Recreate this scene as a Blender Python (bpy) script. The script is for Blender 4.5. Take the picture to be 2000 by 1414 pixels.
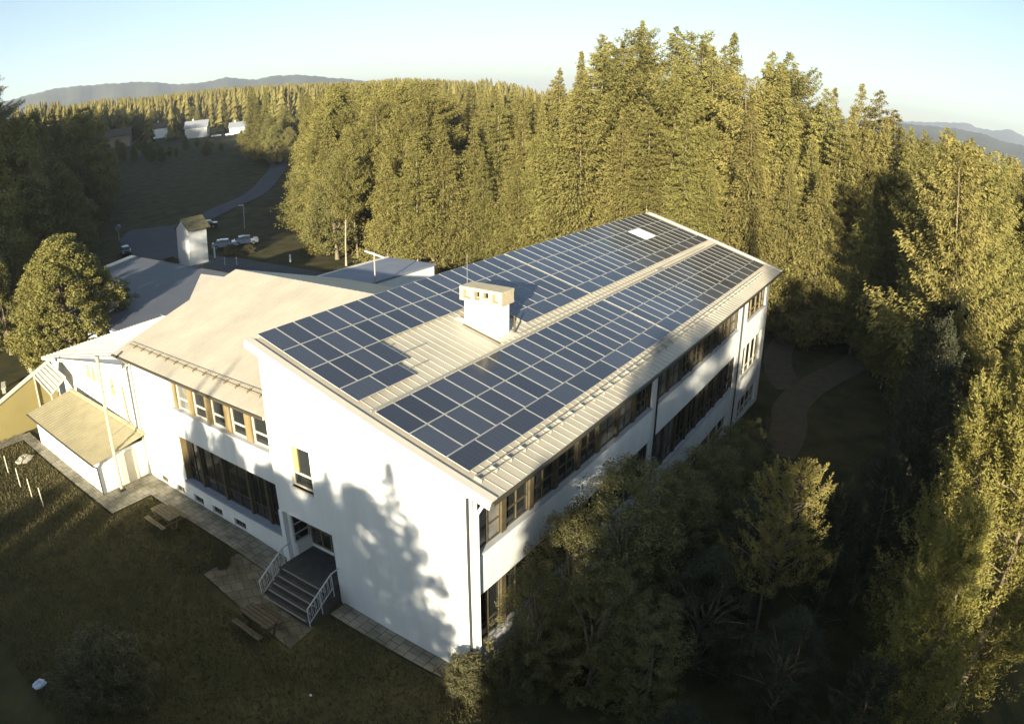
import bpy, math, random
import numpy as np
from math import sin, cos, tan, pi, radians, hypot, atan2
from mathutils import Vector, Matrix

for o in list(bpy.data.objects):
    bpy.data.objects.remove(o)
S = bpy.context.scene
COL = S.collection

# ------------------------------------------------------------------ camera
CAMP = Vector((-17.0998, -12.4568, 21.0019))
cd = bpy.data.cameras.new('camera')
cam = bpy.data.objects.new('camera', cd)
COL.objects.link(cam)
rt = Vector((0.5405815, -0.8412553, 0.0078169)); up = Vector((0.2844019, 0.1914823, 0.9393882)); fw = Vector((0.7917621, 0.5055928, -0.3427664))
M = Matrix((rt, up, -fw)).transposed().to_4x4()
M.translation = CAMP
cam.matrix_world = M
cd.type = 'PANO'
POLY = [0.03839053, -4.872071e-05, 9.866954e-06, -1.6395057e-07]
def setp(name, val):
    for h_ in (cd, getattr(cd, 'cycles', None)):
        if h_ is None: continue
        try:
            setattr(h_, name, val)
            if h_ is cd: return
        except Exception: pass
setp('panorama_type', 'FISHEYE_LENS_POLYNOMIAL')
setp('fisheye_fov', radians(180))
setp('fisheye_polynomial_k0', 0.0)
for i_, k_ in enumerate(POLY):
    setp('fisheye_polynomial_k%d' % (i_ + 1), -k_)
cd.sensor_width = 36.0
cd.sensor_fit = 'HORIZONTAL'
cd.clip_start = .1
cd.clip_end = 30000
S.camera = cam

# ------------------------------------------------------------------ light
S.render.engine = 'CYCLES'
EL, AZ = radians(12.2), radians(201.0)          # direction TO the sun
TOSUN = Vector((cos(EL) * cos(AZ), cos(EL) * sin(AZ), sin(EL)))
sd = bpy.data.lights.new('sun', 'SUN'); sd.energy = 4.9; sd.angle = radians(.75); sd.color = (1, .90, .70)
so = bpy.data.objects.new('sun', sd); COL.objects.link(so)
so.rotation_euler = TOSUN.to_track_quat('Z', 'Y').to_euler()
so.location = (-60, -30, 60)
W = bpy.data.worlds.new('World'); S.world = W; W.use_nodes = True
nt = W.node_tree; nt.nodes.clear()
sky = nt.nodes.new('ShaderNodeTexSky'); sky.sky_type = 'NISHITA'; sky.sun_disc = False
sky.sun_elevation = EL; sky.sun_rotation = atan2(TOSUN.x, TOSUN.y)
sky.air_density = 1.0; sky.dust_density = .5; sky.ozone_density = 1.2; sky.altitude = 500
bg = nt.nodes.new('ShaderNodeBackground'); bg.inputs[1].default_value = .062
wo = nt.nodes.new('ShaderNodeOutputWorld')
nt.links.new(sky.outputs[0], bg.inputs[0]); nt.links.new(bg.outputs[0], wo.inputs[0])
S.view_settings.view_transform = 'Standard'; S.view_settings.look = 'None'
S.view_settings.exposure = 1.8; S.view_settings.gamma = 1
S.cycles.max_bounces = 6; S.cycles.diffuse_bounces = 3; S.cycles.transparent_max_bounces = 4

# ------------------------------------------------------------------ materials
MATS = {}
def mat(name, col, rough=.8, metal=0., var=0., scale=3., bump=0., bscale=20., spec=.3, emit=None, objvar=0., col2=None, aniso=None, transl=0., coat=0.):
    if name in MATS: return MATS[name]
    m = bpy.data.materials.new(name); m.use_nodes = True
    n = m.node_tree; b = n.nodes['Principled BSDF']
    b.inputs['Roughness'].default_value = rough; b.inputs['Metallic'].default_value = metal
    b.inputs['Specular IOR Level'].default_value = spec
    b.inputs['Coat Weight'].default_value = coat
    c = (*col, 1); b.inputs['Base Color'].default_value = c
    out = None
    tc = n.nodes.new('ShaderNodeTexCoord')
    src = tc.outputs['Object']
    if aniso:
        mp = n.nodes.new('ShaderNodeMapping'); mp.inputs['Scale'].default_value = aniso
        n.links.new(src, mp.inputs[0]); src = mp.outputs[0]
    if var or col2:
        t = n.nodes.new('ShaderNodeTexNoise'); t.inputs['Scale'].default_value = scale; t.inputs['Detail'].default_value = 6; t.inputs['Roughness'].default_value = .62
        n.links.new(src, t.inputs['Vector'])
        r = n.nodes.new('ShaderNodeValToRGB')
        a = col; z = col2 if col2 else tuple(min(1, v * (1 + var)) for v in col)
        if not col2: a = tuple(v * (1 - var) for v in col)
        r.color_ramp.elements[0].color = (*a, 1); r.color_ramp.elements[1].color = (*z, 1)
        r.color_ramp.elements[0].position = .32; r.color_ramp.elements[1].position = .68
        n.links.new(t.outputs[0], r.inputs[0]); out = r.outputs[0]
    if objvar:
        oi = n.nodes.new('ShaderNodeObjectInfo')
        hs = n.nodes.new('ShaderNodeHueSaturation')
        mr = n.nodes.new('ShaderNodeMapRange'); mr.inputs[3].default_value = 1 - objvar; mr.inputs[4].default_value = 1 + objvar
        n.links.new(oi.outputs['Random'], mr.inputs[0]); n.links.new(mr.outputs[0], hs.inputs['Value'])
        m2 = n.nodes.new('ShaderNodeMapRange'); m2.inputs[3].default_value = .5 - objvar * .03; m2.inputs[4].default_value = .5 + objvar * .035
        mm = n.nodes.new('ShaderNodeMath'); mm.operation = 'FRACT'
        ml = n.nodes.new('ShaderNodeMath'); ml.operation = 'MULTIPLY'; ml.inputs[1].default_value = 7.31
        n.links.new(oi.outputs['Random'], ml.inputs[0]); n.links.new(ml.outputs[0], mm.inputs[0]); n.links.new(mm.outputs[0], m2.inputs[0]); n.links.new(m2.outputs[0], hs.inputs['Hue'])
        if out: n.links.new(out, hs.inputs['Color'])
        else: hs.inputs['Color'].default_value = c
        out = hs.outputs[0]
    if out: n.links.new(out, b.inputs['Base Color'])
    if bump:
        t2 = n.nodes.new('ShaderNodeTexNoise'); t2.inputs['Scale'].default_value = bscale; t2.inputs['Detail'].default_value = 5
        n.links.new(src, t2.inputs['Vector'])
        bp = n.nodes.new('ShaderNodeBump'); bp.inputs['Strength'].default_value = bump; bp.inputs['Distance'].default_value = .05
        n.links.new(t2.outputs[0], bp.inputs['Height']); n.links.new(bp.outputs[0], b.inputs['Normal'])
    if emit:
        b.inputs['Emission Color'].default_value = (*emit, 1); b.inputs['Emission Strength'].default_value = 1
    if transl:
        tr = n.nodes.new('ShaderNodeBsdfTranslucent'); mx = n.nodes.new('ShaderNodeMixShader'); mx.inputs[0].default_value = transl
        if out: n.links.new(out, tr.inputs[0])
        else: tr.inputs[0].default_value = c
        om = n.nodes['Material Output']
        n.links.new(b.outputs[0], mx.inputs[1]); n.links.new(tr.outputs[0], mx.inputs[2]); n.links.new(mx.outputs[0], om.inputs['Surface'])
    MATS[name] = m
    return m

plaster = mat('white_plaster', (.71, .715, .68), .85, var=.07, scale=.8, aniso=(1.2, 1.2, .22), bump=.12, bscale=45)
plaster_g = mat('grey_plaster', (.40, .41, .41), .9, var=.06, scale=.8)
ochre = mat('ochre_render', (.27, .22, .085), .9, var=.06, scale=.7, bump=.1)
roofm = mat('beige_sheet_roof', (.41, .365, .28), .45, metal=.0, var=.11, scale=.45, spec=.5, aniso=(1, 1, 1))
roof_shade = mat('shaded_sheet_roof', (.085, .09, .105), .6, var=.10, scale=.45, spec=.4)  # sheet darkened so the back roof's shade sits in its colour
flash = mat('verge_flashing', (.56, .51, .41), .45, var=.03, scale=2, spec=.5)
gutterm = mat('dark_gutter', (.05, .045, .03), .5)
pipem = mat('grey_pipe', (.30, .29, .25), .45, metal=.2)
darkpipe = mat('dark_pipe', (.035, .035, .03), .5)
cream = mat('cream_frame', (.55, .50, .38), .55, var=.04)
woodm = mat('brown_wood', (.20, .15, .07), .65, var=.25, scale=4, aniso=(1, 1, .15))
woodr = mat('shade_side_window_wood', (.075, .06, .032), .7, var=.3, scale=3)  # window wood darkened to carry the long side's shade
woodd = mat('dark_wood', (.07, .055, .03), .7, var=.3, scale=4)
glassm = mat('window_glass', (.02, .022, .022), .06, spec=.9, var=.3, scale=.7)
curtain = mat('curtain_behind_glass', (.16, .155, .14), .25, spec=.8, var=.3, scale=1.5)
concrete = mat('concrete', (.30, .27, .21), .9, var=.18, scale=1.6, bump=.2)
stone_d = mat('dark_stone', (.055, .052, .045), .8, var=.25, scale=3)
railm = mat('light_rail', (.42, .43, .44), .5)
asphalt = mat('asphalt', (.07, .072, .08), .9, var=.15, scale=.35, bump=.15)
gravel = mat('gravel_path', (.085, .068, .04), .95, var=.2, scale=1.2, bump=.3)
slabm = mat('path_slabs', (.11, .095, .06), .92, var=.2, scale=1.5)
rubber = mat('rubber', (.015, .015, .015), .8)
steel = mat('steel', (.45, .45, .44), .35, metal=.8)
whitep = mat('white_paint', (.75, .76, .75), .5)
barkm = mat('bark', (.17, .135, .085), .9, var=.35, scale=5, aniso=(1, 1, .2), bump=.4)
barkw = mat('pale_bark', (.27, .235, .16), .85, var=.35, scale=4, aniso=(1, 1, .4))
needle = mat('spruce_needles', (.165, .146, .043), .75, objvar=.26, transl=.15, spec=.15, var=.22, scale=.6)
needle2 = mat('larch_needles', (.225, .20, .055), .7, objvar=.12, transl=.25, spec=.15, var=.25, scale=1.2)
leafm = mat('olive_leaves', (.155, .142, .045), .6, objvar=.2, transl=.25, spec=.25, var=.3, scale=1.0)
leafy = mat('yellow_leaves', (.24, .205, .06), .6, objvar=.12, transl=.3, spec=.2, var=.3, scale=1.5)
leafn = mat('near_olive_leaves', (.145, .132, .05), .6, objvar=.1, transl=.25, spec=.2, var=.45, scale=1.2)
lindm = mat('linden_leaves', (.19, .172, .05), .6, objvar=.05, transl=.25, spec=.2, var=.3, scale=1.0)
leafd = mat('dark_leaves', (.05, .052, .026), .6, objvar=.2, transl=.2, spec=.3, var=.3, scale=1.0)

def panel_material():
    m = bpy.data.materials.new('solar_cells'); m.use_nodes = True
    n = m.node_tree; b = n.nodes['Principled BSDF']
    tc = n.nodes.new('ShaderNodeTexCoord'); sx = n.nodes.new('ShaderNodeSeparateXYZ')
    n.links.new(tc.outputs['Generated'], sx.inputs[0])
    ms = []
    for ax, cnt in (('X', 6), ('Y', 10)):
        a = n.nodes.new('ShaderNodeMath'); a.operation = 'MULTIPLY'; a.inputs[1].default_value = cnt
        f = n.nodes.new('ShaderNodeMath'); f.operation = 'FRACT'
        g = n.nodes.new('ShaderNodeMath'); g.operation = 'LESS_THAN'; g.inputs[1].default_value = .05
        n.links.new(sx.outputs[ax], a.inputs[0]); n.links.new(a.outputs[0], f.inputs[0]); n.links.new(f.outputs[0], g.inputs[0]); ms.append(g)
    mx = n.nodes.new('ShaderNodeMath'); mx.operation = 'MAXIMUM'
    n.links.new(ms[0].outputs[0], mx.inputs[0]); n.links.new(ms[1].outputs[0], mx.inputs[1])
    c = n.nodes.new('ShaderNodeMixRGB'); c.inputs[1].default_value = (.034, .039, .052, 1); c.inputs[2].default_value = (.06, .068, .085, 1)
    n.links.new(mx.outputs[0], c.inputs[0])
    oi = n.nodes.new('ShaderNodeObjectInfo'); hs = n.nodes.new('ShaderNodeHueSaturation')
    mr = n.nodes.new('ShaderNodeMapRange'); mr.inputs[3].default_value = .75; mr.inputs[4].default_value = 1.35
    n.links.new(oi.outputs['Random'], mr.inputs[0]); n.links.new(mr.outputs[0], hs.inputs['Value']); n.links.new(c.outputs[0], hs.inputs['Color'])
    n.links.new(hs.outputs[0], b.inputs['Base Color'])
    b.inputs['Roughness'].default_value = .16; b.inputs['Specular IOR Level'].default_value = .6
    return m
cellm = panel_material()
def paving(name, c1, c2, cm, size, rot=0.):
    m = mat(name, c1, .92, bump=.3, bscale=6)
    n = m.node_tree; b = n.nodes['Principled BSDF']
    tc = n.nodes.new('ShaderNodeTexCoord'); mp = n.nodes.new('ShaderNodeMapping'); mp.inputs['Rotation'].default_value = (0, 0, rot)
    br = n.nodes.new('ShaderNodeTexBrick'); br.inputs['Scale'].default_value = 1
    br.inputs['Brick Width'].default_value = size; br.inputs['Row Height'].default_value = size; br.inputs['Mortar Size'].default_value = .018; br.inputs['Mortar Smooth'].default_value = .3
    for k_, v_ in (('Color1', c1), ('Color2', c2), ('Mortar', cm)): br.inputs[k_].default_value = (*v_, 1)
    nz = n.nodes.new('ShaderNodeTexNoise'); nz.inputs['Scale'].default_value = 1.1; nz.inputs['Detail'].default_value = 6
    mx = n.nodes.new('ShaderNodeMixRGB'); mx.blend_type = 'MULTIPLY'; mx.inputs[0].default_value = .8
    rp = n.nodes.new('ShaderNodeValToRGB'); rp.color_ramp.elements[0].position = .35; rp.color_ramp.elements[0].color = (.45, .47, .4, 1); rp.color_ramp.elements[1].position = .6
    n.links.new(tc.outputs['Object'], mp.inputs[0]); n.links.new(mp.outputs[0], br.inputs[0]); n.links.new(tc.outputs['Object'], nz.inputs[0])
    n.links.new(nz.outputs[0], rp.inputs[0]); n.links.new(br.outputs[0], mx.inputs[1]); n.links.new(rp.outputs[0], mx.inputs[2]); n.links.new(mx.outputs[0], b.inputs['Base Color'])
    return m
pavem = paving('concrete_slabs', (.27, .24, .18), (.22, .20, .155), (.08, .075, .05), .5)
slabm = paving('path_slabs_brown', (.17, .145, .095), (.13, .11, .075), (.05, .045, .03), .6, .5)
framem = mat('panel_frame', (.42, .42, .40), .4, metal=.3)

# ------------------------------------------------------------------ helpers
OFF = {}
def tag(o, label=None, cat=None, group=None, kind=None):
    if label: o['label'] = label
    if cat: o['category'] = cat
    if group: o['group'] = group
    if kind: o['kind'] = kind
    return o
def thing(name, loc, label, cat, group=None):
    o = bpy.data.objects.new(name, None); COL.objects.link(o); o.location = loc
    o.empty_display_size = .3
    OFF[o] = Vector(loc)
    return tag(o, label, cat, group)
def link(name, me, parent=None, off=None):
    o = bpy.data.objects.new(name, me); COL.objects.link(o)
    if parent is not None:
        o.parent = parent; OFF[o] = OFF[parent]
    else: OFF[o] = Vector(off or (0, 0, 0)); o.location = OFF[o]
    return o
class MB:
    def __init__(s): s.v = []; s.f = []; s.m = []; s.mi = 0
    def face(s, *p):
        i = len(s.v); s.v += [tuple(q) for q in p]; s.f.append(tuple(range(i, i + len(p)))); s.m.append(s.mi)
    def box(s, x0, x1, y0, y1, z0, z1):
        s.hexa([(x0, y0, z0), (x1, y0, z0), (x1, y1, z0), (x0, y1, z0)], [(x0, y0, z1), (x1, y0, z1), (x1, y1, z1), (x0, y1, z1)])
    def hexa(s, a, b):          # bottom ring a, top ring b (any n)
        i = len(s.v); n = len(a)
        s.v += [tuple(p) for p in a] + [tuple(p) for p in b]
        s.f.append(tuple(i + k for k in range(n - 1, -1, -1))); s.f.append(tuple(i + n + k for k in range(n)))
        for k in range(n):
            s.f.append((i + k, i + (k + 1) % n, i + n + (k + 1) % n, i + n + k))
        s.m += [s.mi] * (n + 2)
    def obox(s, c, u, v, w):    # centre and three half-vectors
        c, u, v, w = map(Vector, (c, u, v, w))
        s.hexa([c - u - v - w, c + u - v - w, c + u + v - w, c - u + v - w], [c - u - v + w, c + u - v + w, c + u + v + w, c - u + v + w])
    def tube(s, p, q, r, r2=None, n=8):
        p, q = Vector(p), Vector(q); d = (q - p).normalized()
        a = d.orthogonal().normalized(); b = d.cross(a); r2 = r if r2 is None else r2
        A = [p + (a * cos(2 * pi * k / n) + b * sin(2 * pi * k / n)) * r for k in range(n)]
        B = [q + (a * cos(2 * pi * k / n) + b * sin(2 * pi * k / n)) * r2 for k in range(n)]
        s.hexa(A, B)
    def path(s, pts, r, n=8):
        for a, b in zip(pts, pts[1:]): s.tube(a, b, r, n=n)
    def ball(s, c, r, nu=14, nv=9, sc=(1, 1, 1)):
        i = len(s.v); c = Vector(c)
        for j in range(nv + 1):
            t = pi * j / nv
            for k in range(nu):
                f = 2 * pi * k / nu
                s.v.append((c.x + r * sc[0] * sin(t) * cos(f), c.y + r * sc[1] * sin(t) * sin(f), c.z + r * sc[2] * cos(t)))
        for j in range(nv):
            for k in range(nu):
                s.f.append((i + j * nu + k, i + (j + 1) * nu + k, i + (j + 1) * nu + (k + 1) % nu, i + j * nu + (k + 1) % nu)); s.m.append(s.mi)
    def build(s, name, mats, parent=None, off=None, smooth=False):
        if not isinstance(mats, (list, tuple)): mats = [mats]
        o_ = OFF[parent] if parent is not None else Vector(off or (0, 0, 0))
        me = bpy.data.meshes.new(name)
        me.from_pydata([(x - o_.x, y - o_.y, z - o_.z) for x, y, z in s.v], [], s.f)
        for m in mats: me.materials.append(m)
        if len(mats) > 1: me.polygons.foreach_set('material_index', s.m)
        if smooth: me.polygons.foreach_set('use_smooth', [True] * len(me.polygons))
        me.update()
        return link(name, me, parent, off)
def npmesh(name, V, F, mats, mi=None):       # V (n,3) array, F (m,3|4) int array
    me = bpy.data.meshes.new(name)
    n, k = F.shape
    me.vertices.add(len(V)); me.vertices.foreach_set('co', V.astype(np.float32).ravel())
    me.loops.add(n * k); me.loops.foreach_set('vertex_index', F.astype(np.int32).ravel())
    me.polygons.add(n); me.polygons.foreach_set('loop_start', np.arange(0, n * k, k, dtype=np.int32))
    me.polygons.foreach_set('loop_total', np.full(n, k, dtype=np.int32))
    for m in (mats if isinstance(mats, (list, tuple)) else [mats]): me.materials.append(m)
    if mi is not None: me.polygons.foreach_set('material_index', mi.astype(np.int32))
    me.update(calc_edges=True)
    return me
def struct(o): o['kind'] = 'structure'; return o
def stuff(o, label, cat): tag(o, label, cat, kind='stuff'); return o
ORD = ['first', 'second', 'third', 'fourth', 'fifth', 'sixth', 'seventh', 'eighth', 'ninth', 'tenth', 'eleventh', 'twelfth', 'thirteenth', 'fourteenth', 'fifteenth', 'sixteenth', 'seventeenth', 'eighteenth', 'nineteenth', 'twentieth']
TENS = {2: 'twenty', 3: 'thirty', 4: 'forty', 5: 'fifty', 6: 'sixty', 7: 'seventy', 8: 'eighty', 9: 'ninety'}
def ordi(n):                # 0-based
    if n < 20: return ORD[n]
    if n >= 99: return 'hundred-and-' + ordi(n - 100) if n > 99 else 'hundredth'
    t, u = divmod(n + 1, 10)
    return TENS[t][:-1] + 'ieth' if u == 0 else TENS[t] + '-' + ORD[u - 1]

# ------------------------------------------------------------------ terrain
def ss(x, a, b):
    t = max(0., min(1., (x - a) / (b - a))); return t * t * (3 - 2 * t)
def H(x, y):
    D = hypot(x + 17, y + 12.5); az = math.degrees(atan2(y + 12.5, x + 17))
    z = -.065 * max(0, min(42, x)) * (1 - ss(y, 12, 60)) + .08 * max(0, min(14, y)) * (1 - ss(D, 60, 110))
    r = .06 * max(0, min(210, D - 130)) + .043 * max(0, min(500, D - 340))
    if D > 1500: z *= max(0, 1 - (D - 1500) / 1000)
    return z + r * ss(az, 26, 42) * (1 - ss(az, 110, 150)) * (1 - .75 * ss(D, 900, 1800))
def ground():
    rs = [0.6 * 1.035 ** k for k in range(275)]
    na = 300
    V = [(0, 0, H(0, 0))]
    for r in rs:
        for k in range(na):
            a = 2 * pi * k / na; x, y = 10 + r * cos(a), 8 + r * sin(a)
            V.append((x, y, H(x, y)))
    V[0] = (10, 8, H(10, 8))
    F = [(0, 1 + k, 1 + (k + 1) % na) for k in range(na)]
    for j in range(len(rs) - 1):
        b = 1 + j * na
        for k in range(na):
            F.append((b + k, b + na + k, b + na + (k + 1) % na, b + (k + 1) % na))
    me = bpy.data.meshes.new('ground'); me.from_pydata(V, [], F)
    me.polygons.foreach_set('use_smooth', [True] * len(F))
    m = mat('grass_ground', (.03, .032, .014), .95, col2=(.085, .071, .028), scale=.35, bump=.6, bscale=9, spec=.1)
    me.materials.append(m)
    return struct(link('ground', me))
ground()
def sheet(name, poly, m, dz=.05, step=1.5, parent=None):     # polygon draped on the terrain (grid cut to the outline)
    import bmesh
    bm = bmesh.new()
    f = bm.faces.new([bm.verts.new((x, y, 0)) for x, y in poly])
    bmesh.ops.triangulate(bm, faces=[f])
    xs = [p[0] for p in poly]; ys = [p[1] for p in poly]
    for ax, lo, hi in ((0, min(xs), max(xs)), (1, min(ys), max(ys))):
        c = lo + step
        while c < hi:
            co = [0, 0, 0]; no = [0, 0, 0]; co[ax] = c; no[ax] = 1
            bmesh.ops.bisect_plane(bm, geom=bm.verts[:] + bm.edges[:] + bm.faces[:], plane_co=co, plane_no=no)
            c += step
    for v in bm.verts: v.co.z = H(v.co.x, v.co.y) + dz
    bmesh.ops.recalc_face_normals(bm, faces=bm.faces)
    me = bpy.data.meshes.new(name); bm.to_mesh(me); bm.free(); me.materials.append(m)
    if sum(p.normal.z for p in me.polygons) < 0: me.flip_normals()
    return link(name, me, parent)
def smooth_line(P, n=6):
    out = []
    for i in range(len(P) - 1):
        p0 = Vector(P[max(0, i - 1)]); p1 = Vector(P[i]); p2 = Vector(P[i + 1]); p3 = Vector(P[min(len(P) - 1, i + 2)])
        for k in range(n):
            t = k / n
            out.append(.5 * ((2 * p1) + (p2 - p0) * t + (2 * p0 - 5 * p1 + 4 * p2 - p3) * t * t + (3 * p1 - p0 - 3 * p2 + p3) * t ** 3))
    out.append(Vector(P[-1])); return out
def ribbon(name, P, w, m, dz=.08):
    L = smooth_line([(x, y) for x, y in P], 6); mb = MB(); prev = None
    for i, p in enumerate(L):
        d = (L[min(i + 1, len(L) - 1)] - L[max(i - 1, 0)]).normalized(); nrm = Vector((-d.y, d.x))
        ww = (w[0] + (w[1] - w[0]) * i / (len(L) - 1)) / 2
        row = []
        for s_ in (-1, -.33, .33, 1):
            q = p + nrm * ww * s_; row.append((q.x, q.y, H(q.x, q.y) + dz))
        if prev:
            for k in range(3): mb.face(prev[k], prev[k + 1], row[k + 1], row[k])
        prev = row
    o = mb.build(name, m)
    if sum(p.normal.z for p in o.data.polygons) < 0: o.data.flip_normals()
    return struct(o)

struct(sheet('forecourt', [(39, 96), (44, 112.8), (50, 119), (57, 113.5), (66, 114.5), (70.9, 115.8), (69, 112), (58, 107), (50, 97), (45.4, 82.3), (46, 74), (45.5, 66), (45, 58), (45, 50), (30, 46), (26, 52), (26, 74), (30, 86)], asphalt, .12, 2.5))
ribbon('road', [(60, 110), (66, 113.3), (74, 117.6), (84.2, 122.2), (94.6, 130.5), (103.2, 138.7), (113.1, 148), (124, 160), (136, 176)], (5.5, 5.0), asphalt, .16)
ribbon('forest_track', [(30, -4.5), (33.5, -4.4), (37, -4.0), (41, -3.2), (46, -3.6), (51, -5.0), (58, -7.2), (68, -9)], (2.8, 3.6), gravel, .08)
ribbon('forest_track', [(45.5, -2.4), (49, -.4), (54, 1.0), (60, 1.5)], (3.4, 2.6), gravel, .1)
struct(sheet('pavement', [(-.85, -.6), (-1.0, 7.0), (0, 7.0), (0, -.6)], pavem, .10, .8))
struct(sheet('pavement', [(-.95, 10.3), (-.95, 21.8), (-3.75, 21.8), (-3.9, 37.5), (-3.0, 37.5), (-3.0, 24.2), (.48, 24.2), (.48, 10.3)], pavem, .10, .8))
struct(sheet('path', [(-3.75, 6.7), (-3.3, 13.2), (-1.0, 13.3), (-.96, 10.1), (-2.1, 10.2), (-2.1, 6.9)], slabm, .07, .8))

# ------------------------------------------------------------------ SCHOOL BUILDING
TA = .26994; CA, SA = cos(atan2(TA, 1)), sin(atan2(TA, 1))
RE, RH = .8435, 8.6616
def roofz(y): return RH + (y + RE) * TA
def RP(x, s, h=0.): return Vector((x, -RE + s * CA - h * SA, RH + s * SA + h * CA))
XA, ROW, LONG, LB = .5285, 1.01, 1.67, 12.56       # panel field start, pitches, slope length of roof
XE, XR = 41.0, 41.88
school = thing('school_building', (20, 5, 0), 'long white school building with low wing, sheet metal roofs and window bands', 'building')

def facade(mb, P0, U, N, u0, u1, zb, top, holes, depth=.2, vsplit=()):
    P0, U, N = Vector(P0), Vector(U), Vector(N)      # N points inward
    us = sorted(set([u0, u1] + [h_[0] for h_ in holes] + [h_[1] for h_ in holes] + list(vsplit)))
    zs = sorted(set([zb] + [h_[2] for h_ in holes] + [h_[3] for h_ in holes]))
    P = lambda u, z, d=0: P0 + U * u + N * d + Vector((0, 0, z))
    for a, b in zip(us, us[1:]):
        for j, c in enumerate(zs):
            last = j == len(zs) - 1
            mid = ((a + b) / 2, (c + (zs[j + 1] if not last else c + .01)) / 2)
            if not last and any(h_[0] < mid[0] < h_[1] and h_[2] < mid[1] < h_[3] for h_ in holes): continue
            t0, t1 = (top(a), top(b)) if last else (zs[j + 1], zs[j + 1])
            mb.face(P(a, c), P(b, c), P(b, t1), P(a, t0))
    for a, b, c, d in holes:
        mb.face(P(a, c), P(a, c, depth), P(b, c, depth), P(b, c)); mb.face(P(a, d), P(b, d), P(b, d, depth), P(a, d, depth))
        mb.face(P(a, c), P(a, d), P(a, d, depth), P(a, c, depth)); mb.face(P(b, c), P(b, c, depth), P(b, d, depth), P(b, d))
def window(parent, P0, U, N, u0, u1, z0, z1, depth, fm, gm, bars_u=(), bars_z=(), fw=.06, sill=True, name='window', label=None, proud=.05):
    P0, U, N = Vector(P0), Vector(U), Vector(N); Z = Vector((0, 0, 1))
    P = lambda u, z, d: P0 + U * u + N * d + Z * z
    mb = MB()
    def bar(a, b, c, d, dd=0.): mb.obox(P((a + b) / 2, (c + d) / 2, depth - .03 + dd), U * ((b - a) / 2), N * .03, Z * ((d - c) / 2))
    bar(u0, u0 + fw, z0, z1); bar(u1 - fw, u1, z0, z1); bar(u0 + fw, u1 - fw, z1 - fw, z1); bar(u0 + fw, u1 - fw, z0, z0 + fw)
    for b_ in bars_u: bar(b_ - fw / 2, b_ + fw / 2, z0 + fw, z1 - fw, .004)
    for b_ in bars_z: bar(u0 + fw, u1 - fw, b_ - fw / 2, b_ + fw / 2, .008)
    w = mb.build(name, fm, parent)
    if label: w['label'] = label
    g = MB(); g.face(P(u0 + .01, z0 + .01, depth - .012), P(u1 - .01, z0 + .01, depth - .012), P(u1 - .01, z1 - .01, depth - .012), P(u0 + .01, z1 - .01, depth - .012))
    g.build('pane', gm, w)
    if sill:
        s_ = MB(); s_.obox(P((u0 + u1) / 2, z0 - .03, depth / 2 - proud - .02), U * ((u1 - u0) / 2), N * (depth / 2 + .01), Z * .03); s_.build('sill', plaster_g if fm is not cream else flash, w)
    return w

X0 = Vector((0, 0, 0))
# -- main block walls
mb = MB()
topm = lambda y: roofz(y) - .22
GZ = -.6
gh = [(8.02, 9.37, 5.86, 7.82)]
facade(mb, (0, 0, 0), (0, 1, 0), (1, 0, 0), 0, 7.22, GZ, topm, [], .25)
facade(mb, (0, 0, 0), (0, 1, 0), (1, 0, 0), 7.22, 10.6, 4.2, topm, gh, .25)
topr = lambda x: RH + RE * TA - .22
WINZ1 = (6.0, 8.3); WINZ2 = (1.55, 4.12); WINZ3 = (-2.05, -.3)
bays1 = [(.35 + 1.93 * k, .35 + 1.93 * k + 1.62) for k in range(8)]
bays2 = [(16.55 + 1.93 * k, 16.55 + 1.93 * k + 1.62) for k in range(8)]
hr = []
for z0, z1 in (WINZ1, WINZ2):
    hr += [(.3, 15.75, z0, z1), (16.45, 32.1, z0, z1)]
hr += [(34.4, 40.3, 5.95, 8.3), (34.2, 40.0, 1.45, 4.0), (18.5, 31.5, -1.75, -.1), (34.6, 40.0, -2.2, -.4)]
mb2 = mb
# split holes by storey so the grid cells stay simple
def facade_rows(mb, P0, U, N, u0, u1, zb, top, rows, depth):
    z = zb
    for k, (zlo, zhi, holes) in enumerate(rows):
        tp = top if k == len(rows) - 1 else (lambda u, q=zhi: q)
        facade(mb, P0, U, N, u0, u1, zlo, tp, holes, depth)
rows = [(-3.6, .7, [h_ for h_ in hr if h_[3] < .5]), (.7, 5.0, [h_ for h_ in hr if .5 < h_[3] < 5]), (5.0, 9, [h_ for h_ in hr if h_[3] > 5])]
facade_rows(mb, (0, 0, 0), (1, 0, 0), (0, 1, 0), 0, 41.2, -3.6, topr, rows, .3)
mb.face((41.2, 0, -3.6), (41.2, 10.6, -3.6), (41.2, 10.6, topm(10.6)), (41.2, 0, topm(0)))
mb.face((0, 10.6, 4.2), (0, 10.6, topm(10.6)), (41.2, 10.6, topm(10.6)), (41.2, 10.6, 4.2))
mb.face((1.4, 10.6, -3.6), (1.4, 10.6, 4.2), (41.2, 10.6, 4.2), (41.2, 10.6, -3.6))
mb.face((0, 7.22, 4.2), (1.4, 7.22, 4.2), (1.4, 10.6, 4.2), (0, 10.6, 4.2))            # soffit over entrance
mb.face((0, 7.22, GZ), (0, 7.22, 4.2), (1.4, 7.22, 4.2), (1.4, 7.22, GZ))                # recess side
mb.face((1.4, 7.22, GZ), (1.4, 7.22, 4.2), (1.4, 10.6, 4.2), (1.4, 10.6, GZ))            # recess back
wl = mb.build('wall', plaster, school)
# plinth band of the gable is the same plaster: corner drip moulding strips
mb = MB()
mb.box(-.012, .03, -.012, .05, GZ, topm(0) - .02); mb.build('corner_trim', plaster_g, school)
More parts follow.
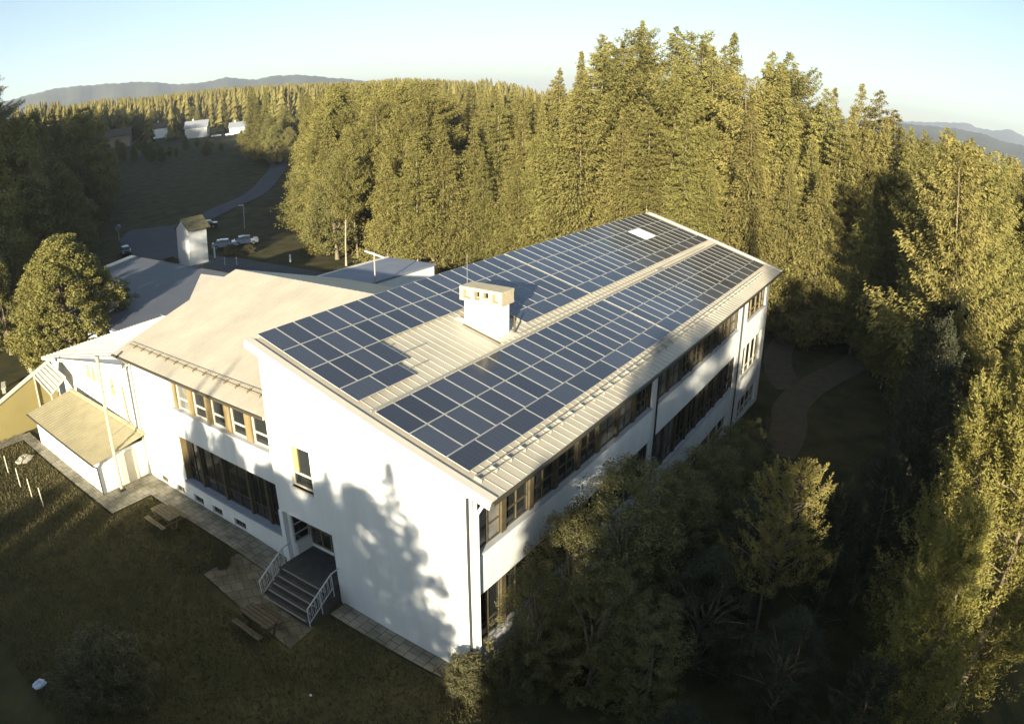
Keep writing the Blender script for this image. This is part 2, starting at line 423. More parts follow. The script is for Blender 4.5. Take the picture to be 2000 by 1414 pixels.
# -- main roof
mb = MB()
XF = -.10
def roofslab(mb, x0, x1, s0, s1, t0, t1):
    a = [RP(x0, s0, t0), RP(x1, s0, t0), RP(x1, s1, t0), RP(x0, s1, t0)]; b = [RP(x0, s0, t1), RP(x1, s0, t1), RP(x1, s1, t1), RP(x0, s1, t1)]
    mb.hexa(a, b)
roofslab(mb, XF, XR, 0, LB, -.20, 0)
x = .32
while x < XR - .2:
    roofslab(mb, x - .009, x + .009, .01, LB - .12, .001, .022); x += .46
mb.build('roof', roofm, school)
mb = MB()
roofslab(mb, XF - .02, XF + .34, -.02, LB + .03, .002, .06)       # front verge
roofslab(mb, XR - .3, XR + .02, -.02, LB + .03, .002, .06)
roofslab(mb, XF + .35, XR - .31, LB - .14, LB + .03, .003, .055)
roofslab(mb, XF - .03, XF - .001, -.02, LB + .03, -.30, -.01)     # fascia
mb.build('verge_flashing', flash, school)
mb = MB()
mb.tube((XF, -RE - .06, RH - .06), (XR, -RE - .06, RH - .06), .075); mb.build('gutter', gutterm, school)
# snow guards on main roof
mb = MB()
for s_ in (.86, 1.08):
    mb.tube(RP(.45, s_, .13), RP(38.5, s_, .13), .018, n=6)
x = .5
while x < 38.5:
    mb.obox(RP(x, .97, .07), (.012, 0, 0), (0, CA * .16, SA * .16), (0, -SA * .07, CA * .07)); x += .92
mb.build('snow_guard', pipem, school)
# downpipes
for x_, m_, zb_ in ((16.1, darkpipe, -3.0), (32.55, darkpipe, -3.4)):
    mb = MB(); mb.path([(x_, -RE - .05, RH - .12), (x_, -.14, RH - .75), (x_, -.14, zb_)], .055); mb.build('downpipe', m_, school)
mb = MB(); mb.path([(.14, -.5, RH - .12), (.14, -.12, RH - .8), (.14, -.12, -.4)], .06); mb.build('downpipe', whitep, school)
mb = MB(); mb.path([(-.10, .12, roofz(0) - .4), (-.10, .12, -.2)], .05); mb.build('downpipe', darkpipe, school)
# windows on the long side
rnd = random.Random(3)
for (z0, z1), dep in ((WINZ1, .24), (WINZ2, .24)):
    for bays, lo, hi in ((bays1, .3, 15.75), (bays2, 16.45, 32.1)):
        for k, (a, b) in enumerate(bays):
            window(school, (0, 0, 0), (1, 0, 0), (0, 1, 0), a, b, z0, z1, dep, woodr, glassm if rnd.random() > .35 else curtain, bars_u=[(a + b) / 2], bars_z=[z0 + .75], fw=.07, sill=False)
            if k < len(bays) - 1:
                m_ = MB(); m_.box(b + .004, bays[k + 1][0] - .004, .10, .30, z0, z1); m_.build('window_post', woodr if z0 > 4 else woodd, school)
    for lo, hi in ((.3, 15.75), (16.45, 32.1)):
        m_ = MB(); m_.box(lo, hi, -.06, .22, z0 - .045, z0 + .004); m_.build('window_ledge', plaster_g, school)
        for a_, b_ in ((lo, lo + .048), (hi - .03, hi)):
            m_ = MB(); m_.box(a_, b_, .1, .29, z0 + .006, z1); m_.build('window_post', woodd, school)
for a, b, z0, z1, n_ in ((34.4, 40.3, 5.95, 8.3, 4), (34.2, 40.0, 1.45, 4.0, 4), (34.6, 40.0, -2.2, -.4, 4), (18.5, 31.5, -1.75, -.1, 7)):
    w_ = (b - a) / n_
    for k in range(n_):
        window(school, (0, 0, 0), (1, 0, 0), (0, 1, 0), a + k * w_ + .02, a + (k + 1) * w_ - .02, z0, z1, .2, woodm if z0 > 4 else cream, glassm, bars_z=[z0 + .6], fw=.1, sill=(k == 0 and False))
    m_ = MB(); m_.box(a, b, -.05, .17, z0 - .04, z0 + .003); m_.build('window_ledge', plaster_g, school)
# gable window
window(school, (0, 0, 0), (0, 1, 0), (1, 0, 0), 8.02, 9.37, 5.86, 7.82, .2, cream, glassm, bars_u=[], bars_z=[6.5], fw=.09)
m_ = MB(); m_.box(.13, .185, 8.95, 9.25, 6.6, 7.7); m_.build('curtain', mat('tan_curtain', (.42, .32, .12), .8), school)

# -- entrance: landing, steps, door, glazing, column
mb = MB()
mb.box(-.87, 1.398, 7.24, 10.28, GZ, 1.65)
for k in range(4):
    mb.box(-.87 - .34 * (k + 1), -.87 - .34 * k - .002, 7.1, 10.1, GZ, 1.65 - .2 * (k + 1))
st = mb.build('entrance_steps', stone_d, school)
mb = MB()
for k in range(5):
    x_ = -.87 - .34 * k
    mb.box(x_ - .025, x_ + .05, 7.25, 10.0, 1.652 - .2 * k, 1.668 - .2 * k)
mb.build('step_nosing', mat('worn_edge', (.22, .2, .15), .8), st)
mb = MB(); mb.box(-.06, .2, 10.36, 10.62, .6, 4.198); mb.build('column', plaster, school)
d_ = MB(); d_.box(1.30, 1.385, 7.7, 8.75, 1.66, 3.85)
door = d_.build('door', woodd, school)
d_ = MB(); d_.box(1.285, 1.299, 7.85, 8.6, 2.5, 3.7); d_.build('door_glass', glassm, door)
d_ = MB(); d_.tube((1.25, 8.65, 2.55), (1.25, 8.65, 2.9), .02); d_.build('handle', steel, door)
window(school, (1.39, 0, 0), (0, 1, 0), (1, 0, 0), 8.85, 10.2, 1.9, 3.9, .0, woodm, glassm, bars_u=[9.5], bars_z=[2.8], sill=False)
mb = MB(); mb.box(.5, 1.395, 10.32, 10.598, .3, 4.198); mb.build('wall', plaster, school)
window(school, (0, 10.31, 0), (1, 0, 0), (0, 1, 0), .35, 1.3, 2.35, 4.1, .0, railm, glassm, bars_z=[2.8, 3.3], sill=False)
def railing(y):
    r = thing('railing', (-1.5, y, .8), 'white metal railing with thin bars on the %s side of the entrance steps' % ('right' if y < 9 else 'left'), 'railing', 'entrance railings')
    zt = lambda x_: 2.5 + (x_ + .55) * .588; zb_ = lambda x_: 1.72 + (x_ + .55) * .588
    m_ = MB()
    m_.tube((-.5, y, 2.52), (-2.15, y, zt(-2.15)), .03, n=6); m_.tube((-.5, y, 1.78), (-2.15, y, zb_(-2.15)), .02, n=6)
    m_.tube((-.5, y, 2.52), (.0, y, 2.55), .03, n=6)
    m_.build('handrail', railm, r)
    for x_ in (-.5, -1.32, -2.15):
        m_ = MB(); m_.tube((x_, y, zb_(x_) - .45), (x_, y, zt(x_)), .026, n=6); m_.build('post', railm, r)
    m_ = MB(); x_ = -.6; k = 0
    while x_ > -2.1:
        m_.tube((x_, y, zb_(x_)), (x_ - (.05 if k % 2 else -.02), y, zt(x_)), .011, n=5); x_ -= .11; k += 1
    m_.build('baluster', railm, r)
railing(7.08); railing(10.24)

# -- annex (lower wing with eave to the lawn)
AEX, AEZ, ARX, ARZ = -.1, 8.71, 9.57, 11.43
ASL = (ARZ - AEZ) / (ARX - AEX)
mb = MB()
ah = [(11.3, 19.6, 6.62, 8.25)]
facade(mb, (.5, 0, 0), (0, 1, 0), (1, 0, 0), 10.6, 24.4, 5.6, lambda y: 8.66, ah, .3)
facade(mb, (.5, 0, 0), (0, 1, 0), (1, 0, 0), 10.6, 24.4, 2.0, lambda y: 5.6, [(10.75, 19.6, 2.38, 5.02)], .4)
bw = [(14.4, 15.4), (16.45, 17.35), (18.2, 19.15), (20.15, 21.05), (21.95, 22.85)]
facade(mb, (.5, 0, 0), (0, 1, 0), (1, 0, 0), 10.6, 24.4, -.3, lambda y: 2.0, [(a, b, 1.2, 1.66) for a, b in bw], .2)
# gable end towards the left (+Y) and back
mb.face((.5, 24.4, -.3), (18.6, 24.4, -.3), (18.6, 24.4, 8.8), (9.57, 24.4, 11.2), (.5, 24.4, 8.66))
mb.face((18.6, 10.6, -.3), (18.6, 24.4, -.3), (18.6, 24.4, 8.8), (18.6, 10.6, 8.8))
mb.build('wall', plaster, school)
mb = MB()
def arp(x, y, h=0.): return Vector((x, y, AEZ + (x - AEX) * ASL + h))
mb.hexa([arp(AEX, 10.62, -.16), arp(ARX, 10.62, -.16), arp(ARX, 25.1, -.16), arp(AEX, 25.1, -.16)], [arp(AEX, 10.62), arp(ARX, 10.62), arp(ARX, 25.1), arp(AEX, 25.1)])
# beige triangle added for the sunlit patch of the back roof
mb.face(arp(5.8, 25.101), arp(8.6, 25.101), arp(8.45, 27.6))
mb.face(arp(5.8, 25.101, -.1), arp(8.45, 27.6, -.1), arp(8.6, 25.101, -.1)); mb.face(arp(5.8, 25.101, -.1), arp(5.8, 25.101), arp(8.45, 27.6), arp(8.45, 27.6, -.1))
bx = 19.2; bz = ARZ - (bx - ARX) * ASL
mb.hexa([(ARX + .002, 10.62, ARZ - .16), (bx, 10.62, bz - .16), (bx, 25.1, bz - .16), (ARX + .002, 25.1, ARZ - .16)], [(ARX + .002, 10.62, ARZ), (bx, 10.62, bz), (bx, 25.1, bz), (ARX + .002, 25.1, ARZ)])
y = 10.9
while y < 25:
    mb.hexa([arp(AEX + .02, y - .012, .001), arp(ARX, y - .012, .001), arp(ARX, y + .012, .001), arp(AEX + .02, y + .012, .001)], [arp(AEX + .02, y - .012, .03), arp(ARX, y - .012, .03), arp(ARX, y + .012, .03), arp(AEX + .02, y + .012, .03)]); y += .46
mb.build('roof', roofm, school)
mb = MB(); mb.tube((AEX - .07, 10.7, AEZ - .07), (AEX - .07, 25.1, AEZ - .07), .075); mb.build('gutter', gutterm, school)
mb = MB()
for x_ in (.78, 1.02): mb.tube(arp(x_, 10.8, .13), arp(x_, 24.7, .13), .016, n=6)
y = 11.0
while y < 24.7:
    mb.obox(arp(.9, y, .07), (.14, 0, .14 * ASL), (0, .012, 0), (0, 0, .05)); y += .92
mb.build('snow_guard', mat('tan_rail', (.20, .16, .09), .6), school)
# annex windows: wooden posts with four pairs of sashes
n_ = 5; w_ = (19.6 - 11.3) / n_
for k in range(n_):
    a = 11.3 + k * w_ + .17; b = a + w_ - .5
    window(school, (.5, 0, 0), (0, 1, 0), (1, 0, 0), a, b, 6.64, 8.24, .26, cream, glassm if k < 4 else curtain, bars_z=[7.22], fw=.09, sill=False)
    m_ = MB(); m_.box(.6, .8, b + .01, a + w_ - .01 if k < n_ - 1 else 19.59, 6.64, 8.24); m_.build('window_post', woodm, school)
m_ = MB(); m_.box(.6, .8, 11.302, 11.46, 6.64, 8.24); m_.build('window_post', woodm, school)
m_ = MB(); m_.box(.40, .74, 11.2, 19.7, 6.57, 6.632); m_.build('window_ledge', plaster_g, school)
edges = [10.8, 12.3, 13.75, 15.9, 18.0, 19.5]
for k in range(5):
    a, b = edges[k], edges[k + 1]
    window(school, (.5, 0, 0), (0, 1, 0), (1, 0, 0), a + .1, b - .1, 2.42, 4.98, .34, woodd, glassm, bars_u=[(a + b) / 2], bars_z=[3.1], fw=.06, sill=False)
for e in edges[1:-1]:
    m_ = MB(); m_.box(.66, .9, e - .095, e + .095, 2.42, 4.98); m_.build('window_post', woodd, school)
m_ = MB(); m_.box(.36, .84, 10.9, 19.6, 2.3, 2.405); m_.build('window_ledge', mat('zinc_ledge', (.26, .29, .34), .5, var=.1), school)
m_ = MB(); m_.box(.502, .9, 19.5, 19.597, 2.42, 5.0); m_.build('window_post', woodm, school)
for a, b in bw:
    window(school, (.5, 0, 0), (0, 1, 0), (1, 0, 0), a + .01, b - .01, 1.21, 1.65, .17, woodm, glassm, bars_u=[(a + b) / 2], fw=.04, sill=False)
# downpipes at the end of the annex
for y_ in (24.05, 24.55):
    mb = MB(); mb.path([(AEX - .07, y_, AEZ - .12), (.42, y_, AEZ - .7), (.42, y_, 1.1)], .05); mb.build('downpipe', pipem, school)

# -- side wing (roof falls to the left)
def wz(y): return 8.05 - .187 * (y - 24.42)
mb = MB()
facade(mb, (.5, 0, 0), (.0499, .9987, 0), (1, 0, 0), 24.4, 41.6, -.3, lambda u: wz(u) - .22, [])
mb.face((1.3, 41.4, -.3), (14.5, 41.4, -.3), (14.5, 41.4, wz(41.4) - .2), (1.3, 41.4, wz(41.4) - .2))
mb.face((14.5, 24.4, -.3), (14.5, 41.4, -.3), (14.5, 41.4, wz(41.4) - .2), (14.5, 24.4, wz(24.4) - .2))
mb.v = [(x + (.0 if x < 14 and False else 0) - (1.2 if abs(x - .5 - .0499 * 24.4) < .01 and abs(y - 24.37) < .05 else 0) * 0, y, z) for x, y, z in mb.v]
sx = .0499
mb.v = [(x - sx * 24.4 if x < 5 and y < 41.9 and x > .4 and abs(x - (.5 + sx * y)) < .06 else x, y, z) for x, y, z in mb.v]
mb.build('wall', plaster, school)
mb = MB()
def wp(x, y, h=0.): return Vector((x, y, wz(y) + h))
F0, F1 = (.15, 24.42), (1.15, 42.5)
mb.hexa([wp(*F0, -.14), wp(15.0, 24.42, -.14), wp(15.0, 43.0, -.14), wp(F1[0], 43.0, -.14)], [wp(*F0), wp(15.0, 24.42), wp(15.0, 43.0), wp(F1[0], 43.0)])
x = 1.3
while x < 14.9:
    mb.hexa([wp(x - .02, 24.43, .001), wp(x + .02, 24.43, .001), wp(x + .02, 42.97, .001), wp(x - .02, 42.97, .001)], [wp(x - .02, 24.43, .05), wp(x + .02, 24.43, .05), wp(x + .02, 42.97, .05), wp(x - .02, 42.97, .05)]); x += .34
mb.build('roof', mat('pale_grey_sheet', (.46, .46, .43), .45, var=.08, scale=.6, spec=.5), school)
mb = MB(); mb.hexa([wp(.12, 24.42, -.2), wp(.148, 24.42, -.2), wp(F1[0] - .002, 43.0, -.2), wp(F1[0] - .03, 43.0, -.2)], [wp(.12, 24.42, .03), wp(.148, 24.42, .03), wp(F1[0] - .002, 43.0, .03), wp(F1[0] - .03, 43.0, .03)]); mb.build('verge_flashing', flash, school)
# porch with lean-to roof
mb = MB()
mb.box(-3.0, -2.8, 24.2, 34.8, -.3, 3.36); mb.box(-2.798, .498, 24.2, 24.4, -.3, 3.36); mb.box(-2.798, .498, 34.6, 34.8, -.3, 3.36)
porch = mb.build('porch', plaster, school)
mb = MB()
pr = lambda x, y, h=0.: Vector((x, y, 3.42 + (x + 3.45) * .135 + h))
mb.hexa([pr(-3.45, 23.75, -.08), pr(.49, 23.75, -.08), pr(.49, 35.2, -.08), pr(-3.45, 35.2, -.08)], [pr(-3.45, 23.75), pr(.49, 23.75), pr(.49, 35.2), pr(-3.45, 35.2)])
y = 24.0
while y < 35.1:
    mb.hexa([pr(-3.4, y - .02, .001), pr(.3, y - .02, .001), pr(.3, y + .02, .001), pr(-3.4, y + .02, .001)], [pr(-3.4, y - .02, .035), pr(.3, y - .02, .035), pr(.3, y + .02, .035), pr(-3.4, y + .02, .035)]); y += .38
mb.hexa([pr(.28, 23.7, .002), pr(.489, 23.7, .002), pr(.489, 35.25, .002), pr(.28, 35.25, .002)], [pr(.28, 23.7, .12), pr(.489, 23.7, .12), pr(.489, 35.25, .12), pr(.28, 35.25, .12)])
mb.build('roof', mat('tan_ribbed_sheet', (.33, .285, .17), .5, var=.12, scale=.8), porch)
mb = MB(); mb.tube((-3.5, 23.75, 3.36), (-3.5, 35.2, 3.36), .06); mb.build('gutter', gutterm, porch)
mb = MB(); mb.path([(-3.5, 23.85, 3.33), (-3.08, 24.12, 2.95), (-3.08, 24.12, 1.15)], .05); mb.build('downpipe', gutterm, porch)
d_ = MB(); d_.box(-1.5, -.35, 24.14, 24.197, 1.15, 3.15); d_.build('door', cream, porch)
# wing wall reliefs
for k, (y_, z_) in enumerate(((31.9, 6.0), (30.9, 6.05), (29.9, 6.05), (27.6, 5.9))):
    m_ = MB(); x_ = .47
    xw = .5 + sx * (y_ - 24.4) - .03
    m_.hexa([(xw - .06, y_ - .32, z_ - .55), (xw + .02, y_ - .32, z_ - .55), (xw + .02, y_ + .32, z_ - .55), (xw - .06, y_ + .32, z_ - .55)], [(xw - .06, y_ - .1, z_ + .25), (xw + .02, y_ - .1, z_ + .25), (xw + .02, y_ + .1, z_ + .25), (xw - .06, y_ + .1, z_ + .25)])
    m_.ball((xw - .02, y_, z_ + .36), .17, 10, 6, (.4, 1, 1))
    m_.build('wall_figure', mat('figure_clay', (.26, .21, .12), .8), school)
m_ = MB(); m_.tube((.5, 25.9, 6.3), (.48, 25.75, 4.3), .07); m_.tube((.48, 25.75, 4.3), (.46, 25.2, 3.95), .06); m_.build('wall_bracket', mat('figure_clay', (.26, .21, .12), .8), school)
# back hall roof, with shade put into its sheet colour
mb = MB()
bh = lambda x, y: 4.5 + .052 * (x - 9)
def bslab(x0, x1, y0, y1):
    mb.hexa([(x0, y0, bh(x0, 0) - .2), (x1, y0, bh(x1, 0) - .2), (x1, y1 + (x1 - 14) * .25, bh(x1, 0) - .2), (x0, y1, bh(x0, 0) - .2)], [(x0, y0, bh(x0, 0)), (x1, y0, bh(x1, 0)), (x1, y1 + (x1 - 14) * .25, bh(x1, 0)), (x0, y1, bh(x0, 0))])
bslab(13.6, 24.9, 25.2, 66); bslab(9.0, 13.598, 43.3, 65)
mb.build('roof', roof_shade, school)
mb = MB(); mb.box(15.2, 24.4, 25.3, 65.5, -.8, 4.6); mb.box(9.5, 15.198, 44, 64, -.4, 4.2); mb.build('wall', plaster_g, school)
mb = MB(); mb.box(24.91, 25.05, 46, 68.6, 5.0, 5.36); mb.build('gutter', gutterm, school)
mb = MB(); mb.hexa([(14, 66.05, 4.7), (25, 68.8, 5.2), (25, 70.2, 5.2), (14, 67.5, 4.7)], [(14, 66.05, 4.9), (25, 68.8, 5.42), (25, 70.2, 5.42), (14, 67.5, 4.9)]); mb.build('verge_flashing', flash, school)

# -- roof chimney
ch = thing('chimney_stack', (10.3, 6.4, 10.5), 'white plastered chimney block with beige vented cap rising between the solar panels', 'chimney')
mb = MB(); mb.box(9.85, 10.62, 5.42, 7.42, 9.9, 11.9)
sh = mb.build('shaft', plaster, ch)
mb = MB()
mb.box(9.72, 10.76, 5.24, 7.60, 11.9, 12.02); mb.box(9.72, 10.76, 5.24, 7.60, 12.42, 12.56)
for y_ in (5.24, 5.77, 6.27, 6.77, 7.4): mb.box(9.73, 9.95, y_ + .002, y_ + .2, 12.02, 12.42)
mb.box(10.0, 10.1, 5.3, 7.5, 12.02, 12.42)
mb.box(9.951, 10.74, 5.25, 5.4, 12.02, 12.42); mb.box(9.951, 10.74, 7.45, 7.59, 12.02, 12.42); mb.box(10.6, 10.75, 5.401, 7.449, 12.02, 12.42)
mb.box(9.74, 9.9, 5.97, 6.25, 12.02, 12.16)
mb.build('cap', mat('cap_concrete', (.42, .36, .24), .8, var=.12, scale=3), ch)
mb = MB()
mb.box(9.96, 9.998, 5.98, 6.26, 12.1, 12.4); mb.build('vent_opening', mat('black', (.01, .01, .01), .9), ch)
mb = MB(); mb.box(9.96, 9.998, 6.5, 6.75, 12.1, 12.4); mb.build('vent_opening', mat('black', (.01, .01, .01), .9), ch)
mb = MB()
for a, b, c, d in ((9.4, 10.95, 5.1, 5.4), (9.4, 9.84, 5.4, 7.7), (10.63, 10.95, 5.4, 7.7)):
    mb.hexa([(a, c, roofz(c) + .03), (b, c, roofz(c) + .03), (b, d, roofz(d) + .03), (a, d, roofz(d) + .03)], [(a, c, roofz(c) + .07), (b, c, roofz(c) + .07), (b, d, roofz(d) + .07), (a, d, roofz(d) + .07)])
mb.build('flashing', flash, ch)
mb = MB(); mb.tube((10.9, 5.3, roofz(5.3)), (10.9, 5.3, 11.2), .05); mb.build('pipe', woodd, ch)
mb = MB(); mb.tube((9.3, 5.05, roofz(5.05) + .08), (9.3, 7.1, roofz(7.1) + .08), .03); mb.build('pipe', woodd, ch)
mb = MB(); mb.tube((10.2, 7.5, 12.5), (10.2, 7.5, 14.0), .015, n=5); mb.build('lightning_rod', steel, ch)

# -- solar panels
def panel_meshes(w, l, nm):
    # glass: local x across, y up the slope, z out of the roof; origin at lower corner
    g = MB(); t = .012
    g.hexa([(t, t, -.0), (w - t, t, 0), (w - t, l - t, 0), (t, l - t, 0)], [(t, t, .036), (w - t, t, .036), (w - t, l - t, .036), (t, l - t, .036)])
    f = MB()
    for a, b, c, d in ((0, w, 0, t), (0, w, l - t, l), (0, t, t, l - t), (w - t, w, t, l - t)):
        f.hexa([(a, c, 0), (b, c, 0), (b, d, 0), (a, d, 0)], [(a, c, .04), (b, c, .04), (b, d, .04), (a, d, .04)])
    def mk(mb, m, n):
        me = bpy.data.meshes.new(n); me.from_pydata(mb.v, [], mb.f); me.materials.append(m); me.update(); return me
    return mk(g, cellm, 'glass'), mk(f, framem, 'frame')
PT = panel_meshes(.975, 1.635, 'tall'); PW = panel_meshes(1.635, .975, 'wide')
ROT = Matrix(((1, 0, 0), (0, CA, -SA), (0, SA, CA))).to_4x4()
_pan = {}
def panel(kind, x_, s_, label, group):
    w = PT if kind == 't' else PW
    key = kind
    if key not in _pan:
        o = link('solar_panel', w[0]); f = link('frame', w[1], o); _pan[key] = (o, f)
    else:
        o = _pan[key][0].copy(); f = _pan[key][1].copy()
        COL.objects.link(o); COL.objects.link(f); f.parent = o
    m = ROT.copy(); m.translation = RP(x_, s_, .09)
    o.matrix_world = m
    tag(o, label, 'solar panel', group)
S1 = 1.3718
rr = [S1, S1 + 1.01, S1 + 1.01 + LONG, S1 + 1.01 + 2 * LONG]
s2 = rr[3] + .8191
ll = [s2, s2 + 1.01, s2 + 1.01 + LONG, s2 + 1.01 + 2 * LONG, s2 + 1.01 + 3 * LONG]
def PX(i): return XA + i * 1.0205 + (.16 if i >= 18 else 0)
NP = 39
def has_left(row, i):        # row 1..3 counted upward in the upper field
    if row == 1: return i < 4 or i > 10
    if row == 2: return i not in (32, 33)
    return True
def rowlab(field, row, n): return 'solar panel, %s from the front gable in %s row of the %s roof field' % (ordi(n), row, field)
for i in range(NP):
    panel('t', PX(i) + .018, rr[1] + .018, rowlab('lower', 'middle', i), 'solar panels on the lower part of the roof')
    panel('t', PX(i) + .018, rr[2] + .018, rowlab('lower', 'top', i), 'solar panels on the lower part of the roof')
    if has_left(1, i): panel('t', PX(i) + .018, ll[1] + .018, rowlab('upper', 'third', i), 'solar panels on the upper part of the roof')
    if has_left(2, i): panel('t', PX(i) + .018, ll[2] + .018, rowlab('upper', 'second', i), 'solar panels on the upper part of the roof')
    panel('t', PX(i) + .018, ll[3] + .018, rowlab('upper', 'top', i), 'solar panels on the upper part of the roof')
for j in range(24):
    x_ = XA + j * 1.668 + (.16 if j >= 11 else 0)
    panel('w', x_ + .018, rr[0] + .018, 'lengthwise solar panel, %s from the front gable in the row nearest the eave' % ordi(j), 'lengthwise solar panels along the eave')
    if j < 2 or j > 6: panel('w', x_ + .018, ll[0] + .018, 'lengthwise solar panel, %s from the front gable just above the bare strip' % ordi(j), 'lengthwise solar panels above the bare strip')
mb = MB()
for s_, a, b in [(rr[0] + .25, XA, XE - .3), (rr[0] + .8, XA, XE - .3)] + [(r_ + q_, XA, XE - .3) for r_ in rr[1:3] for q_ in (.4, 1.25)] + [(ll[3] + q_, XA, XE - .3) for q_ in (.4, 1.25)] + [(ll[2] + q_, XA, XE - .3) for q_ in (.4, 1.25)] + [(ll[1] + .5, XA, 6.3), (ll[1] + 1.25, XA, 5.0), (ll[0] + .5, XA, 5.2)] + [(ll[1] + q_, 12.2, XE - .3) for q_ in (.4, 1.25)]:
    roofslab(mb, a, b, s_ - .02, s_ + .02, .038, .085)
mb.build('mounting_rail', steel, school)
mb = MB(); roofslab(mb, XA, XE - .4, rr[3] + .12, rr[3] + .2, .04, .09); roofslab(mb, 11.0, 38.5, rr[3] + .42, rr[3] + .46, .05, .09); mb.build('cable_tray', pipem, school)
mb = MB(); roofslab(mb, PX(32) + .12, PX(34) - .12, ll[2] + .1, ll[3] - .1, .04, .13); mb.build('roof_hatch', whitep, school)
mb = MB(); roofslab(mb, 27.9, 29.0, rr[3] + .22, rr[3] + .40, .04, .08); mb.build('roof_patch', pipem, school)

# ------------------------------------------------------------------ other structures near the school
fl = thing('flue_pipe', (-1.95, 23.7, 1.15), 'tall thin beige flue pipe standing in front of the porch roof', 'flue pipe')
mb = MB(); mb.tube((-1.95, 23.7, 1.1), (-1.75, 23.75, 9.1), .11, .10, n=10); mb.build('tube', mat('tan_pipe', (.42, .36, .24), .6), fl)
mb = MB(); mb.tube((-1.75, 23.75, 9.1), (-1.74, 23.75, 9.3), .15, .13); mb.build('cap', pipem, fl)
mb = MB(); mb.box(-2.15, -1.75, 23.5, 23.9, 1.1, 1.35); mb.build('foot', gutterm, fl)
for z_ in (4.6, 7.2):
    mb = MB(); mb.tube((-1.85, 23.72, z_), (.5, 24.6, z_ + .1), .02, n=6); mb.build('wall_tie', pipem, fl)

lw = thing('garden_wall', (-3, 38, 1), 'ochre side wall with sloping white coping left of the porch', 'wall')
mb = MB(); mb.hexa([(.3, 38, -.5), (.3, 38.25, -.5), (-13, 38.25, -.5), (-13, 38, -.5)], [(.3, 38, 5.55), (.3, 38.25, 5.55), (-13, 38.25, 1.0), (-13, 38, 1.0)]); mb.build('wall', ochre, lw)
mb = MB(); mb.hexa([(.3, 37.9, 5.56), (.3, 38.35, 5.56), (-13, 38.35, 1.01), (-13, 37.9, 1.01)], [(.3, 37.9, 5.68), (.3, 38.35, 5.68), (-13, 38.35, 1.13), (-13, 37.9, 1.13)]); mb.build('coping', cream, lw)
struct(sheet('pavement', [(-3.9, 37.4), (-3.9, 36.6), (-12.5, 36.9), (-12.5, 37.9), (-3.0, 37.9)], pavem, .08, 1.0))
gc = thing('glazed_canopy', (0, 36.5, 4), 'small sloping glazed canopy with ribs between ochre wall and white facade', 'canopy')
A_, B_, C_, D_ = Vector((-1.45, 37.9, 4.95)), Vector((-.05, 37.9, 5.5)), Vector((.35, 35.6, 4.75)), Vector((-1.15, 35.4, 3.95))
mb = MB(); dn = Vector((0, 0, -.06)); mb.hexa([A_ + dn, B_ + dn, C_ + dn, D_ + dn], [A_, B_, C_, D_]); mb.build('glazing', mat('dull_glazing', (.3, .3, .26), .3, var=.2), gc)
mb = MB()
for k in range(6):
    t = k / 5; p, q = A_.lerp(D_, t), B_.lerp(C_, t)
    if k in (0, 5): mb.tube(p + Vector((0, 0, .04)), q + Vector((0, 0, .04)), .06, n=6)
for k in range(6):
    t = k / 5; mb.tube(A_.lerp(B_, t) + Vector((0, 0, .04)), D_.lerp(C_, t) + Vector((0, 0, .04)), .05 if k % 5 else .07, n=6)
for p in (A_, D_, D_.lerp(C_, .5)): mb.tube(p, (p.x, p.y, 1.2), .05, n=6)
mb.build('ribs', woodm if False else cream, gc)

hall = thing('flat_roof_hall', (24, 27, 0), 'low hall with shallow shade-toned roof and white end wall behind the beige wing roof', 'building')
mb = MB(); mb.box(19.5, 28.86, 24.46, 29.6, -1.5, 7.84)
mb.build('wall', plaster, hall)
mb = MB(); mb.box(19.3, 29.0, 24.4, 29.8, 7.842, 8.0); mb.build('roof', mat('hall_shade_sheet', (.17, .19, .23), .5, var=.1, scale=.6), hall)  # blue-grey tone carries the annex's shade on this roof
mb = MB(); mb.box(19.3, 29.0, 29.5, 29.8, 8.001, 8.05); mb.build('coping', flash, hall)  # paler strip drawn for the sunlit edge of the roof

tw = thing('transformer_tower', (41, 80, 0), 'small white tower house with little gabled roof beside the forecourt', 'tower')
cx, cy = 39.1, 78.3; a_ = 3.4
mb = MB(); mb.hexa([(cx, cy, -.5), (cx + 3.3, cy, -.5), (cx + 3.3, cy + a_, -.5), (cx, cy + a_, -.5)], [(cx, cy, 5.5), (cx + 3.3, cy, 5.5), (cx + 3.3, cy + a_, 5.5), (cx, cy + a_, 5.5)])
for x_ in (cx, cx + 3.3): mb.face((x_, cy, 5.5), (x_, cy + a_, 5.5), (x_, cy + a_ / 2, 6.83))
mb.build('wall', plaster, tw)
mb = MB()
for s_ in (-1, 1):
    y0, y1 = cy + a_ / 2, cy + a_ / 2 + s_ * (a_ / 2 + .45)
    z1 = 6.97 - .78 * (a_ / 2 + .45)
    mb.hexa([(cx - .25, y0, 6.87), (cx + 3.8, y0, 6.87), (cx + 3.8, y1, z1 - .08), (cx - .25, y1, z1 - .08)], [(cx - .25, y0, 7.0), (cx + 3.8, y0, 7.0), (cx + 3.8, y1, z1 + .05), (cx - .25, y1, z1 + .05)])
mb.build('roof', mat('mossy_tiles', (.17, .15, .075), .9, var=.3, scale=2), tw)

mast = thing('roof_mast', (24.5, 24.3, 8), 'thin antenna mast with crossbar in front of the flat hall roof', 'mast')
mb = MB(); mb.tube((20.5, 23.2, 2.0), (20.5, 23.2, 10.6), .06, n=6); mb.build('pole', pipem, mast)
mb = MB(); mb.tube((20.5, 22.2, 10.3), (20.5, 24.1, 10.6), .07, n=6); mb.build('crossbar', railm, mast)
mast.location = (20.5, 23.2, 2)
for c_ in mast.children: c_.location = Vector((24.5, 24.3, 8)) - Vector((20.5, 23.2, 2))

